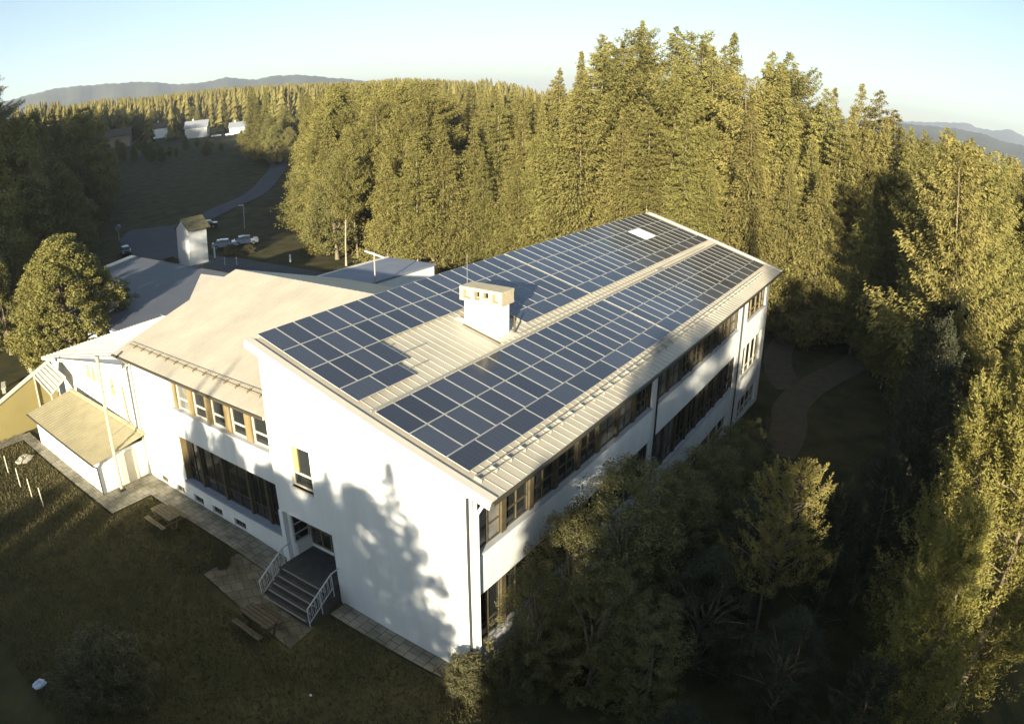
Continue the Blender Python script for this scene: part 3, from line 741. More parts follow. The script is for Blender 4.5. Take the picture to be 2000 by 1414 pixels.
# picnic tables
def picnic(x_, y_, rz, label, m_):
    z0 = H(x_, y_) + .02
    t = thing('picnic_table', (x_, y_, z0), label, 'picnic table', 'picnic tables on the lawn')
    t.rotation_euler = (0, 0, rz)
    def bd(name, L):
        o = L.build(name, m_); COL.objects.unlink(o); COL.objects.link(o); o.parent = t; return o
    a = MB()
    for k in range(4): a.box(-.95, .95, -.38 + k * .2, -.38 + k * .2 + .17, .72, .76)
    bd('tabletop', a)
    for s_ in (-1, 1):
        b = MB()
        for k in range(2): b.box(-.95, .95, s_ * .78 - .14 + k * .15, s_ * .78 - .01 + k * .15, .42, .46)
        bd('bench', b)
    for s_ in (-1, 1):
        b = MB(); b.obox((s_ * .7, .25, .36), (.04, 0, 0), (0, .05, 0), (0, .18, .36)); b.obox((s_ * .7, -.25, .36), (.04, 0, 0), (0, .05, 0), (0, -.18, .36)); b.box(s_ * .7 - .03, s_ * .7 + .03, -.9, .9, .36, .42)
        bd('leg', b)
picnic(-1.95, 18.4, radians(90), 'weathered wooden picnic table on the lawn beside the basement windows', mat('weathered_wood', (.16, .125, .065), .85, var=.25, scale=5))
picnic(-3.7, 8.5, radians(88), 'dark wooden picnic table at the foot of the entrance steps', woodd)

# stakes, stone, white things on the lawn
for k, (x_, y_) in enumerate([(-6.8, 32.3), (-6.81, 29.8), (-6.76, 27.7), (-6.64, 26.0)]):
    z0 = H(x_, y_)
    o = thing('wooden_stake', (x_, y_, z0), 'thin pale wooden stake in the sunlit grass, %s from the left edge' % ORD[k], 'stake', 'row of stakes in the sunlit grass')
    mb = MB(); mb.tube((x_, y_, z0 - .1), (x_ + .02, y_ + .03, z0 + 1.25), .035, n=6); mb.build('shaft', cream, o)
    mb = MB(); mb.tube((x_ + .02, y_ + .03, z0 + 1.25), (x_ + .02, y_ + .03, z0 + 1.31), .035, .008, n=6); mb.build('tip', cream, o)
def rock(x_, y_, r, m_, label, cat, name, sc=(1, 1, .5), seed=1):
    rn = random.Random(seed); z0 = H(x_, y_)
    mb = MB(); mb.ball((x_, y_, z0 + r * sc[2] * .5), r, 12, 8, sc)
    mb.v = [(x_ + (a - x_) * (1 + rn.uniform(-.18, .18)), y_ + (b - y_) * (1 + rn.uniform(-.18, .18)), z0 + (c - z0) * (1 + rn.uniform(-.2, .2))) for a, b, c in mb.v]
    o = mb.build(name, m_, off=(x_, y_, z0)); tag(o, label, cat); return o
rock(-5.1, 33.2, .55, concrete, 'flat pale boulder in the sunlit grass left of the porch', 'stone', 'boulder', (1.3, .9, .45), 2)
rock(-13.55, 12.3, .32, mat('pale_cloth', (.55, .6, .66), .7), 'pale crumpled sheet lying on the dark lawn beside the olive bush', 'sheet', 'plastic_sheet', (1.1, .8, .45), 5)
rock(-5.03, 4.27, .06, whitep, 'tiny white ball lying on the dark lawn', 'ball', 'ball', (1, 1, 1), 7)
for k, (x_, y_, L_, rz) in enumerate([(2.9, 52.2, 2.6, .2), (-1.3, 48.9, 1.9, .3)]):
    z0 = H(x_, y_)
    o = thing('park_bench', (x_, y_, z0), ('pale bench on the dark slope behind the ochre wall' if k == 0 else 'pale bench at the left edge beyond the ochre wall'), 'bench', 'benches beyond the ochre wall')
    u = Vector((cos(rz + .95), sin(rz + .95), 0)); w = Vector((-u.y, u.x, 0))
    mb = MB(); mb.obox(Vector((x_, y_, z0 + .5)), u * L_ / 2, w * .22, Vector((0, 0, .03))); mb.build('seat', cream, o)
    for s_ in (-1, 1):
        mb = MB(); mb.obox(Vector((x_, y_, z0 + .22)) + u * s_ * L_ * .4, u * .04, w * .18, Vector((0, 0, .25))); mb.build('leg', concrete, o)
# sapling with pale blooms by the path
# street furniture near forecourt
def lamp(x_, y_, h_, label):
    z0 = H(x_, y_)
    o = thing('street_lamp', (x_, y_, z0), label, 'street lamp')
    mb = MB(); mb.tube((x_, y_, z0 - .2), (x_, y_, z0 + h_), .09, .07); mb.build('pole', railm, o)
    mb = MB(); mb.obox((x_ - .35, y_ + .35, z0 + h_ + .06), (.38, -.38, 0), (.14, .14, 0), (0, 0, .08)); mb.build('lamp_head', railm, o)
lamp(62.9, 96.3, 4.3, 'grey street lamp on the dark meadow above the parked cars')
for k, (x_, y_, h_, lb) in enumerate([(41.8, 73.1, 1.2, 'grey post beside the forecourt nearest the white tower'), (42.6, 71.2, 1.2, 'grey post beside the forecourt right of its twin'), (48, 65.6, 1.0, 'white marker post on the dark grass under the trees'), (44.4, 79.5, 1.7, 'white post standing close to the tower wall')]):
    z0 = H(x_, y_); m_ = whitep if k > 1 else railm
    o = thing('marker_post', (x_, y_, z0), lb, 'post')
    mb = MB(); mb.tube((x_, y_, z0 - .1), (x_, y_, z0 + h_), .14 if k > 1 else .09, n=8); mb.build('post', m_, o)
    mb = MB(); mb.ball((x_, y_, z0 + h_), .15 if k > 1 else .1, 8, 6, (1, 1, .5)); mb.build('cap', m_, o)
o = thing('traffic_mirror', (44.5, 113.3, .6), 'round pale traffic mirror on a post at the forecourt corner', 'mirror')
mb = MB(); mb.tube((44.5, 113.3, .4), (44.5, 113.3, 3.2), .06); mb.build('post', railm, o)
mb = MB(); mb.tube((44.45, 113.25, 3.0), (44.3, 113.05, 3.0), .6, n=18); mb.build('mirror', mat('mirror_face', (.3, .35, .42), .25, metal=.6), o)
o = thing('timber_goal', (62, 58, 0), 'weathered timber goal frame in front of the trunks', 'frame')
for x_, y_ in ((61.1, 57.6), (59.8, 59.8)):
    mb = MB(); mb.tube((x_, y_, -.2), (x_, y_, 4.6 if y_ < 58 else 1.4), .1, n=6); mb.build('post', barkw, o)
mb = MB(); mb.tube((61.1, 57.6, 1.9), (59.4, 60.4, .9), .08, n=6); mb.build('beam', barkw, o)
o = thing('timber_barrier', (70, 78, 0), 'pale horizontal timber barrier between the tree trunks', 'barrier')
mb = MB(); mb.tube((68.5, 79.5, 5.4), (66, 74.5, 5.2), .16, n=6); mb.build('rail', cream, o)
for x_, y_ in ((68.2, 79), (66.3, 75)):
    mb = MB(); mb.tube((x_, y_, -.2), (x_, y_, 5.3), .12, n=6); mb.build('post', barkw, o)

# cars
def car(x_, y_, rz, colm, label, group='cars parked on the forecourt'):
    z0 = H(x_, y_) + .02
    t = thing('parked_car', (x_, y_, z0), label, 'car', group); t.rotation_euler = (0, 0, rz)
    prof = [(-2.1, .35), (-2.15, .75), (-2.0, .98), (-1.35, 1.05), (-.75, 1.45), (.65, 1.5), (1.35, 1.42), (1.95, 1.0), (2.1, .8), (2.1, .35)]
    low = [(-2.1, .35), (-2.15, .75), (-2.0, .95), (-1.35, 1.02), (1.95, .98), (2.1, .8), (2.1, .35)]
    def ext(P, w0, w1=None):
        mb = MB(); w1 = w1 or w0
        mb.hexa([(x, -w0, z) for x, z in P], [(x, w0, z) for x, z in P]); return mb
    def bd(name, mb, m_, par=None):
        o = mb.build(name, m_); o.parent = par or t; return o
    b = ext(low, .86)
    roofp = [(-1.3, 1.02), (-.72, 1.44), (.68, 1.49), (1.4, 1.38), (1.85, .98)]
    i0 = len(b.v)
    b.hexa([(x * .86 - .0, -.62, z) if z > 1.1 else (x, -.8, z) for x, z in [(-.85, 1.40), (.7, 1.46), (.7, 1.5), (-.85, 1.44)]], [(x * .86, .62, z) for x, z in [(-.85, 1.40), (.7, 1.46), (.7, 1.5), (-.85, 1.44)]])
    bd('body', b, colm)
    g = MB(); g.hexa([(-1.28, -.8, 1.0), (1.8, -.8, .98), (1.8, .8, .98), (-1.28, .8, 1.0)], [(-.72, -.62, 1.42), (1.2, -.62, 1.44), (1.2, .62, 1.44), (-.72, .62, 1.42)]); bd('window_glass', g, glassm)
    for sx_ in (-1.3, 1.3):
        for sy_ in (-1, 1):
            w = MB(); w.tube((sx_, sy_ * .7, .32), (sx_, sy_ * .9, .32), .33, n=14); wo_ = bd('wheel', w, rubber)
            r = MB(); r.tube((sx_, sy_ * .88, .32), (sx_, sy_ * .915, .32), .19, n=10); bd('rim', r, steel, wo_)
    for sy_ in (-1, 1):
        l = MB(); l.box(-2.18, -2.05, sy_ * .65 - .16, sy_ * .65 + .16, .66, .82); bd('headlight', l, railm)
silver = mat('silver_paint', (.42, .46, .52), .3, metal=.3, coat=.5); darkp = mat('dark_paint', (.02, .025, .03), .3, coat=.6)
car(50.3, 85.2, 2.5, silver, 'silver estate car, left of the two parked side by side')
car(53.9, 84.0, 2.5, silver, 'silver hatchback with sunlit bonnet, right of the two parked side by side')
car(59.5, 104, 2.4, darkp, 'dark car parked behind the white tower')
car(39.3, 100.5, 1.2, darkp, 'black car parked at the left side of the forecourt')

# houses at the top of the meadow
def house(x_, y_, w, d, hh, rh, rz, wm, rm, label, floors=2):
    z0 = H(x_, y_)
    t = thing('house', (x_, y_, z0), label, 'house', 'houses above the meadow'); t.rotation_euler = (0, 0, rz)
    def bd(name, mb, m_, par=None):
        o = mb.build(name, m_); o.parent = par or t; return o
    b = MB(); b.hexa([(-w / 2, -d / 2, -2), (w / 2, -d / 2, -2), (w / 2, d / 2, -2), (-w / 2, d / 2, -2)], [(-w / 2, -d / 2, hh), (w / 2, -d / 2, hh), (w / 2, d / 2, hh), (-w / 2, d / 2, hh)])
    for s_ in (-1, 1): b.face((s_ * w / 2, -d / 2, hh), (s_ * w / 2, d / 2, hh), (s_ * w / 2, 0, hh + rh))
    bd('wall', b, wm)
    r = MB()
    for s_ in (-1, 1):
        e = d / 2 + .6; ze = hh + rh - rh * e / (d / 2)
        r.hexa([(-w / 2 - .5, 0, hh + rh + .02), (w / 2 + .5, 0, hh + rh + .02), (w / 2 + .5, s_ * e, ze + .02), (-w / 2 - .5, s_ * e, ze + .02)], [(-w / 2 - .5, 0, hh + rh + .25), (w / 2 + .5, 0, hh + rh + .25), (w / 2 + .5, s_ * e, ze + .25), (-w / 2 - .5, s_ * e, ze + .25)])
    ro = bd('roof', r, rm)
    c = MB(); c.box(w * .15, w * .15 + .7, -.9, -.2, hh + rh - .5, hh + rh + 1.1); bd('chimney', c, wm, ro)
    for f in range(floors):
        n = max(2, int(w / 3.2))
        for k in range(n):
            xx = -w / 2 + (k + .5) * w / n; zz = .9 + f * 2.8
            g = MB(); g.box(xx - .55, xx + .55, -d / 2 - .04, -d / 2 + .02, zz, zz + 1.3); bd('window', g, glassm)
        for k in range(2):
            yy = -d / 4 + k * d / 2; zz = .9 + f * 2.8
            g = MB(); g.box(-w / 2 - .04, -w / 2 + .02, yy - .5, yy + .5, zz, zz + 1.3); bd('window', g, glassm)
tile = mat('brown_tiles', (.09, .075, .05), .85, var=.2, scale=2); tileg = mat('grey_tiles', (.2, .21, .23), .8, var=.15)
house(143, 312, 17, 10, 5.5, 3.2, 2.55, mat('brown_facade', (.20, .18, .13), .9), tile, 'dark roofed timber house at the left end of the meadow')
house(178, 325, 9, 8, 5.2, 2.6, 2.5, plaster, tile, 'small sunlit white house between the two larger ones')
house(176, 286, 11, 8, 5.0, 2.8, 2.4, plaster_g, tileg, 'grey house with pale gable behind the parked caravans')
house(190, 271, 8, 6, 3.2, 2.0, 2.4, plaster, tileg, 'low white shed right of the grey house')
house(262, 330, 12, 9, 6.0, 3.0, 2.45, plaster, tileg, 'white house standing high among the trees')
house(274, 322, 12, 8, 4.0, 2.0, 2.3, plaster, tileg, 'long low white house right of the high white house')
whitecar = mat('white_car', (.6, .62, .65), .35, coat=.4)
for k, (x_, y_) in enumerate([(180, 264), (184, 259), (188, 255), (175, 268)]):
    car(x_, y_, 2.3 + .2 * k, whitecar if k % 2 else silver, '%s car in the far row below the grey house, %s from the left' % ('white' if k % 2 else 'silver', ['second', 'third', 'fourth', 'first'][k]), 'cars below the grey house')

# ------------------------------------------------------------------ foliage
def rng(s): return np.random.default_rng(s)
def trunk_mesh(name, Hh, r, m, bend=0., seed=0, segs=10, n=9, limbs=()):
    R_ = random.Random(seed); mb = MB(); pts = []
    for k in range(segs + 1):
        t = k / segs; pts.append(Vector((bend * sin(t * 2.1) * Hh * .05 + R_.uniform(-1, 1) * .012 * Hh * t * (1 - t), bend * .03 * Hh * sin(t * 3 + 1) + R_.uniform(-1, 1) * .01 * Hh * t * (1 - t), Hh * t)))
    rad = lambda t: r * (1 - t) ** .8 + .012 + (r * .5 * max(0, .06 - t) / .06)
    i = 0
    for k in range(segs + 1):
        for j in range(n):
            a = 2 * pi * j / n; q = pts[k]; rr_ = rad(k / segs); mb.v.append((q.x + rr_ * cos(a), q.y + rr_ * sin(a), q.z - (.3 if k == 0 else 0)))
    for k in range(segs):
        for j in range(n):
            mb.f.append((k * n + j, k * n + (j + 1) % n, (k + 1) * n + (j + 1) % n, (k + 1) * n + j)); mb.m.append(0)
    for (a, b, c, ra, rc) in limbs:
        mb.tube(a, b, ra, (ra + rc) / 2, n=6); mb.tube(b, c, (ra + rc) / 2, rc, n=6)
    me = bpy.data.meshes.new(name); me.from_pydata(mb.v, [], mb.f); me.materials.append(m)
    me.polygons.foreach_set('use_smooth', [True] * len(mb.f)); me.update(); return me
def spruce_crown(seed, Hh, R, z0=.2, whorls=34, nb=9, m=8, droop=.32, upturn=.22, mt=None, fs=1., width=1., irregular=.25, taper=.85):
    g = rng(seed); T = []
    z = z0 * Hh; wz_ = np.linspace(z0, .985, whorls)
    wz_ = 1 - (1 - wz_) ** 1.0
    side = g.uniform(.75, 1.15, 24)
    for wi, t in enumerate(wz_):
        base = t * Hh + g.uniform(-.02, .02) * Hh
        tt = (t - z0) / (1 - z0)
        Rw = R * (1 - tt) ** taper * (1 if tt > .12 else .55 + tt * 3.7)
        n_ = max(4, int(nb * (1 - .35 * tt) + g.integers(-1, 2)))
        sp_ = (1 - z0) / whorls * Hh
        a0 = g.uniform(0, 6.28)
        for k in range(n_):
            a = a0 + k * 2 * pi / n_ + g.uniform(-.25, .25)
            L = max(.25, Rw * side[int(a % 6.283 / 6.283 * 24) % 24] * g.uniform(1 - irregular * 1.4, 1 + irregular * .5))
            if g.random() < irregular * .25 and tt < .8: continue
            bz_ = base + g.uniform(-.6, .6) * sp_
            d = np.array([cos(a), sin(a), 0.]); pz = np.array([-sin(a), cos(a), 0.])
            dr = droop * g.uniform(.7, 1.3) * (1 - .5 * tt)
            ms = max(3, int(m * (.35 + .65 * L / R)))
            ts = (np.arange(ms) + g.uniform(0, 1, ms)) / ms * .92 + .08
            def pt(t_): return d * (L * t_)[:, None] + np.array([0, 0, 1.]) * ((-dr * t_ + upturn * t_ ** 2.4) * L + .06 * L)[:, None] + np.array([0, 0, bz_])
            P = pt(ts)
            for sgn in (-1, 1):
                for rep in range(2):
                    ln = (.14 + .34 * (1 - ts)) * L * .75 * g.uniform(.6, 1.3, ms) * width + .10
                    ln = np.minimum(ln, 1.0 * fs * width + .2)
                    dirv = d * g.uniform(.35, 1.0, ms)[:, None] + pz * (sgn * g.uniform(.5, 1.0, ms))[:, None] + np.array([0, 0, 1.]) * g.uniform(-.65, .12, ms)[:, None]
                    dirv /= np.linalg.norm(dirv, axis=1)[:, None]
                    B = P + g.uniform(-.05, .05, (ms, 3))
                    tip = B + dirv * ln[:, None]
                    wdt = np.cross(dirv, np.array([0, 0, 1.]) + g.uniform(-.5, .5, (ms, 3))); wdt /= np.linalg.norm(wdt, axis=1)[:, None]
                    wd = (.11 * fs + .10 * ln)[:, None]
                    mid = B + dirv * (ln * .55)[:, None]
                    T.append(np.stack([B, mid + wdt * wd, tip, mid - wdt * wd], 1))
            # tip
            tp = pt(np.array([.8, 1.04])); w_ = pz * .10 * fs
            T.append(np.stack([tp[0] - w_, tp[1], tp[0] + w_, tp[0] * .5 + pt(np.array([.55]))[0] * .5], 0)[None])
    # leader
    top = np.array([[0, 0, Hh * 1.0]])
    for k in range(10):
        a = g.uniform(0, 6.28); b = np.array([0, 0, Hh * (.955 + .004 * k)]); d = np.array([cos(a), sin(a), .7]) * .35
        w_ = np.array([-sin(a), cos(a), 0]) * .05
        T.append(np.stack([b - w_, b + d, b + w_, b - d * .1], 0)[None])
    Q = np.concatenate(T, 0); V = Q.reshape(-1, 3); F = np.arange(len(V)).reshape(-1, 4)
    return npmesh('crown', V, F, mt or needle)
def conifer_crown(seed, Hh, R, z0=.1, nb=420, q=42, taper=.7, droop=.3, upturn=.15, hang=.35, ls=.17, asp=.34, mt=None, gap=.25, rough=.3, whorl=0):
    g = rng(seed); T = []
    ph = g.uniform(0, 6.283, 6)
    for k in range(nb):
        tt = 1 - (1 - g.uniform(0, .985)) ** 1.0; tt = g.uniform(0, 1) ** .92 * .985
        a = g.uniform(0, 6.283)
        if whorl: tt = min(.985, (int(tt * whorl) + .5 + g.normal(0, .13) + .5 * sin(a + ph[3])) / whorl); tt = max(tt, .001)
        z = (z0 + (1 - z0) * tt) * Hh
        lump = 1 + rough * (sin(2 * a + ph[0] + tt * 7) * .5 + sin(3 * a + ph[1] - tt * 13) * .35 + sin(a + ph[2] + tt * 23) * .45)
        if lump < .74 and g.random() < gap * 2: continue
        L = R * ((1 - tt) ** taper) * min(1, .55 + tt * 4) * lump * g.uniform(.72, 1.12) + .18
        n = max(7, int(q * L / R * g.uniform(.8, 1.2)))
        d = np.array([cos(a), sin(a), 0.]); pz = np.array([-sin(a), cos(a), 0.])
        ts = g.uniform(.08, 1.0, n) ** .75; dr = droop * g.uniform(.6, 1.4)
        up_ = upturn + .5 * max(0, tt - .75)
        side = g.normal(0, 1, n) * .20 * L * (1.15 - ts) * .9
        P = d * (L * ts)[:, None] + pz * side[:, None] + np.array([0, 0, 1.]) * (z + L * (-dr * ts + (up_ + dr * .4) * ts ** 2.5))[:, None]
        hg = g.uniform(0, 1, n) ** 1.6 * hang * (.4 + L / R)
        P[:, 2] -= hg
        P += g.normal(0, .05, (n, 3))
        dv = d * g.uniform(.2, 1., n)[:, None] + pz * (np.sign(side) * g.uniform(0, .8, n))[:, None] + np.array([0, 0, 1.]) * (g.uniform(-.55, .25, n) - hg * 1.2)[:, None]
        dv /= np.linalg.norm(dv, axis=1)[:, None]
        w_ = np.cross(dv, g.normal(0, 1, (n, 3))); w_ /= np.linalg.norm(w_, axis=1)[:, None]
        s_ = (ls * (1 - .15 * tt) * g.uniform(.6, 1.45, n))[:, None]
        T.append(np.stack([P - dv * s_, P + w_ * s_ * asp, P + dv * s_ * 1.3, P - w_ * s_ * asp], 1))
    Q = np.concatenate(T, 0); V = Q.reshape(-1, 3)
    return npmesh('crown', V, np.arange(len(V)).reshape(-1, 4), mt or needle)
def leaf_crown(seed, Hh, R, z0, ncl, nleaf, ls, mt, shape='round', clr=.55, hollow=.45):
    g = rng(seed); C = []; lim = []
    tries = 0
    while len(C) < ncl and tries < ncl * 30:
        tries += 1
        t = g.uniform(0, 1); a = g.uniform(0, 6.283)
        if shape == 'round': rm = sin(pi * (.08 + .9 * t) ** .8) ** .7
        elif shape == 'cone': rm = max(.06, (1 - t) ** .62) * min(1, .55 + t * 4)
        elif shape == 'egg': rm = max(.1, sin(pi * min(1, (.22 + .78 * t) ** .9))) ** .75
        else: rm = (sin(pi * (.15 + .8 * t))) ** .5
        rm *= .78 + .34 * (sin(a * 3 + seed) * .5 + .5 + .5 * sin(a * 5 + t * 9 + seed * 2)) * .8
        q = hollow + (1 - hollow) * g.uniform(0, 1) ** .5
        r_ = R * rm * q
        C.append((r_ * cos(a), r_ * sin(a), (z0 + (1 - z0) * t) * Hh))
    C = np.array(C); T = []
    for c in C:
        n_ = int(nleaf * g.uniform(.5, 1.5)); rad = clr * g.uniform(.6, 1.35)
        v = g.normal(0, 1, (n_, 3)); v /= np.linalg.norm(v, axis=1)[:, None]
        P = c + v * (rad * g.uniform(.2, 1, n_) ** .6)[:, None] * np.array([1, 1, .75])
        nrm = v * .8 + g.normal(0, .7, (n_, 3)) + np.array([0, 0, .4]); nrm /= np.linalg.norm(nrm, axis=1)[:, None]
        u = np.cross(nrm, g.normal(0, 1, (n_, 3))); u /= np.linalg.norm(u, axis=1)[:, None]
        w_ = np.cross(nrm, u); s_ = (ls * g.uniform(.6, 1.3, n_))[:, None]
        T.append(np.stack([P - u * s_, P + w_ * s_ * .55, P + u * s_, P - w_ * s_ * .55], 1))
    Q = np.concatenate(T, 0); V = Q.reshape(-1, 3); F = np.arange(len(V)).reshape(-1, 4)
    R_ = random.Random(seed)
    for k in range(min(26, ncl // 5)):
        c = C[R_.randrange(len(C))]; zb = min(c[2] * R_.uniform(.35, .7), Hh * .75); b = (c[0] * .45, c[1] * .45, zb + (c[2] - zb) * .6)
        lim.append(((0, 0, zb), b, tuple(c), max(.02, R * .028), .012))
    return npmesh('crown', V, F, mt), lim

def plume_crown(seed, Hh, R, z0, nsh, nleaf, ls, mt, L=(1.0, 2.2), up=.8, taper=.6):
    g = rng(seed); T = []; lim = []
    for k in range(nsh):
        t = g.uniform(0, 1) ** .9; a = g.uniform(0, 6.283)
        rm = R * max(.12, (1 - t) ** taper) * min(1, .5 + 3 * t) * (.75 + .35 * sin(a * 3 + seed + t * 5))
        q = g.uniform(.15, .85) ** .7
        p0 = np.array([rm * q * cos(a), rm * q * sin(a), (z0 + (.93 - z0) * t) * Hh])
        l_ = g.uniform(*L) * (1 - .45 * t)
        out = np.array([cos(a), sin(a), 0.]) + g.normal(0, .35, 3)
        tt = np.sort(g.uniform(0, 1, nleaf))
        P = p0 + out * (l_ * (.75 * tt - .2 * tt ** 2))[:, None] + np.array([0, 0, 1.]) * (l_ * up * (tt ** 1.8 - .1 * tt))[:, None]
        tan_ = out * (.75 - .4 * tt)[:, None] + np.array([0, 0, 1.]) * (up * 1.8 * tt ** .8)[:, None]
        tan_ /= np.linalg.norm(tan_, axis=1)[:, None]
        spread = (.17 * (1.05 - tt) + .03)[:, None] * l_ * .8
        off = g.normal(0, 1, (nleaf, 3)) * spread
        P = P + off
        d = tan_ * .9 + off / np.maximum(spread, .02) * .55 + g.normal(0, .3, (nleaf, 3)); d /= np.linalg.norm(d, axis=1)[:, None]
        w_ = np.cross(d, g.normal(0, 1, (nleaf, 3))); w_ /= np.linalg.norm(w_, axis=1)[:, None]
        s_ = (ls * g.uniform(.6, 1.4, nleaf))[:, None]
        T.append(np.stack([P - d * s_, P + w_ * s_ * .38, P + d * s_ * 1.3, P - w_ * s_ * .38], 1))
        if k % 5 == 0: 
            zb = max(.05 * Hh, p0[2] - rm * q * .7); lim.append(((0, 0, zb), tuple(p0), tuple(p0 + out * l_ * .45 + np.array([0, 0, l_ * up * .35])), .035, .008))
    Q = np.concatenate(T, 0); V = Q.reshape(-1, 3)
    return npmesh('crown', V, np.arange(len(V)).reshape(-1, 4), mt), lim

KINDS = {}
def kind(name, objname, crown, trunk, hh, cat): KINDS[name] = [objname, crown, trunk, hh, cat, None]
for k in range(8):
    kind('spruce%d' % k, 'spruce_tree', conifer_crown(10 + k, 28, 6.0 + .6 * (k % 3), z0=(.05, .10, .16, .07, .12, .04, .2, .08)[k], nb=860, q=66, whorl=(30, 34, 27, 32, 29, 36, 26, 31)[k], taper=(1.0, .88, .8, .95, .85, 1.05, .75, .92)[k], droop=(.3, .45, .35, .5, .25, .42, .2, .38)[k], hang=(.5, .9, .6, 1.0, .5, .8, .4, .7)[k], ls=.165, asp=.40, rough=.38, gap=.2),
         trunk_mesh('trunk', 27.4, .17, barkw if k == 6 else barkm, seed=k), 28., 'spruce tree')
for k in range(4):     # pines with ragged open rounded crowns
    kind('pine%d' % k, 'pine_tree', conifer_crown(40 + k, 26, 4.6, z0=(.34, .42, .28, .38)[k], nb=560, q=90, taper=(.34, .28, .4, .3)[k], droop=.02, upturn=.35, hang=.35, ls=.15, asp=.38, rough=.7, gap=.5), trunk_mesh('trunk', 25.2, .2, barkw if k == 1 else barkm, bend=.6, seed=20 + k), 26., 'pine tree')
for k in range(3):
    c_, l_ = leaf_crown(60 + k, 14, 4.3, .12, 330, 110, .115, leafm, ('round', 'cone', 'round')[k], clr=.72, hollow=.35)
    kind('broad%d' % k, 'broadleaf_tree', c_, trunk_mesh('trunk', 11.5, .24, barkm, bend=1, seed=30 + k, limbs=l_), 14., 'broadleaf tree')
for k in range(2):
    c_, l_ = leaf_crown(66 + k, 14, 4.0, .3, 46, 120, .13, leafm, 'round', clr=.75, hollow=.2)
    kind('gappy%d' % k, 'broadleaf_tree', c_, trunk_mesh('trunk', 11.5, .2, barkm, bend=1, seed=36 + k, limbs=l_), 14., 'broadleaf tree')
c_, l_ = leaf_crown(77, 12, 4.6, .0, 900, 130, .095, lindm, 'egg', clr=.5, hollow=.6)
kind('linden', 'linden_tree', c_, trunk_mesh('trunk', 10.5, .25, barkm, bend=.3, seed=44, limbs=l_), 12., 'linden tree')
# near foreground kinds
for k in range(2):
    c_, l_ = plume_crown(80 + k, 15, 3.0, .06, 620, 95, .062, needle2, L=(.9, 2.0), up=.85, taper=.55)
    kind('larch%d' % k, 'larch_tree', c_, trunk_mesh('trunk', 14.2, .15, barkm, bend=.5, seed=50 + k, limbs=l_), 15., 'larch tree')
c_, l_ = plume_crown(85, 10, 3.3, .42, 330, 80, .045, leafy, L=(.5, 1.3), up=.55, taper=.3)
kind('yellow', 'broadleaf_tree', c_, trunk_mesh('trunk', 8.6, .08, barkm, bend=1.2, seed=55, limbs=l_), 10., 'broadleaf tree')
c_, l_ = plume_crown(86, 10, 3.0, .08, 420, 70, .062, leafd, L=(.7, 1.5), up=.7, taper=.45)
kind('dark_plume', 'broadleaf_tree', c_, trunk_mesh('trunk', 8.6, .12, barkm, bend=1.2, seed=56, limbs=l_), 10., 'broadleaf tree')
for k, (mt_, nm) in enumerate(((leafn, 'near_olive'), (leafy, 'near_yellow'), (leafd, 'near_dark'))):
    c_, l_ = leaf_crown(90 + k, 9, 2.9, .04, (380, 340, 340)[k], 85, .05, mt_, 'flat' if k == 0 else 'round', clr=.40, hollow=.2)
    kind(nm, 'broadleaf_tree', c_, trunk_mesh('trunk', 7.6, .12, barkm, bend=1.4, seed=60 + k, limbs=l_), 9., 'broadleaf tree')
c_, l_ = leaf_crown(99, 3.0, 2.4, .05, 300, 110, .055, mat('bush_leaves', (.095, .088, .038), .6, var=.4, scale=1.2, transl=.2), 'flat', clr=.4, hollow=.2)
kind('bush', 'bush', c_, trunk_mesh('trunk', 2.2, .05, barkm, bend=1, seed=70, limbs=l_), 3., 'bush')

def tree(kn, x_, y_, hh, label, group, wide=1., rz=None, z0=None, sc_off=0):
    K = KINDS[kn]
    z0 = H(x_, y_) - .1 if z0 is None else z0
    s_ = hh / K[3]
    if K[5] is None:
        r = bpy.data.objects.new(K[0], None); COL.objects.link(r)
        t = link('trunk', K[2]); t.parent = r; c = link('crown', K[1]); c.parent = r
        K[5] = (r, t, c)
    else:
        r = K[5][0].copy(); t = K[5][1].copy(); c = K[5][2].copy()
        for o in (r, t, c): COL.objects.link(o)
        t.parent = r; c.parent = r
    r.location = (x_, y_, z0); r.scale = (s_ * wide, s_ * wide, s_); r.rotation_euler = (0, 0, rz if rz is not None else (x_ * 12.9 + y_ * 7.7) % 6.28)
    r['label'] = label; r['category'] = K[4]; r['group'] = group
    return r
SKY = [(73.0, .1067), (72.2, .0701), (71.1, .0705), (69.9, .0806), (68.4, .0697), (68.0, .048), (64.6, .0496), (60.5, .0434), (56.4, .0442), (52.4, .0422), (48.4, .0401), (44.5, .0373), (41.3, .0406), (39.4, .0382), (36.6, .0351), (35.1, .0384), (34.3, .0513), (33.3, .0349), (31.6, .0316), (30.4, .0248), (29.2, .0539), (27.7, .0691), (26.5, .1061), (25.0, .1256), (23.0, .1311), (21.0, .1184), (19.1, .1062), (17.1, .1163), (15.5, .1260), (13.9, .1104), (12.7, .0945), (11.3, .1043), (9.9, .0714), (9.1, .0590), (7.9, .0793), (6.6, .0609), (5.0, .0647), (3.3, .0653), (2.5, .0431), (.8, .0372), (-.8, .0453), (-2.6, .0365), (-3.5, .0153), (-4.8, -.001), (-6.1, -.0002), (-7.8, .0022)]
def skyel(az):                       # height of the wood's outline seen from the drone, as tan(elevation)
    if az >= SKY[0][0]: return SKY[0][1]
    for (a, b), (c, d) in zip(SKY, SKY[1:]):
        if c <= az <= a: return d + (b - d) * (az - c) / (a - c)
    return SKY[-1][1]
R0 = random.Random(11)
cand = []       # (D, kind, x, y, h, zone, row)
def azd(x_, y_): return math.degrees(atan2(y_ - CAMP.y, x_ - CAMP.x)), hypot(x_ - CAMP.x, y_ - CAMP.y)
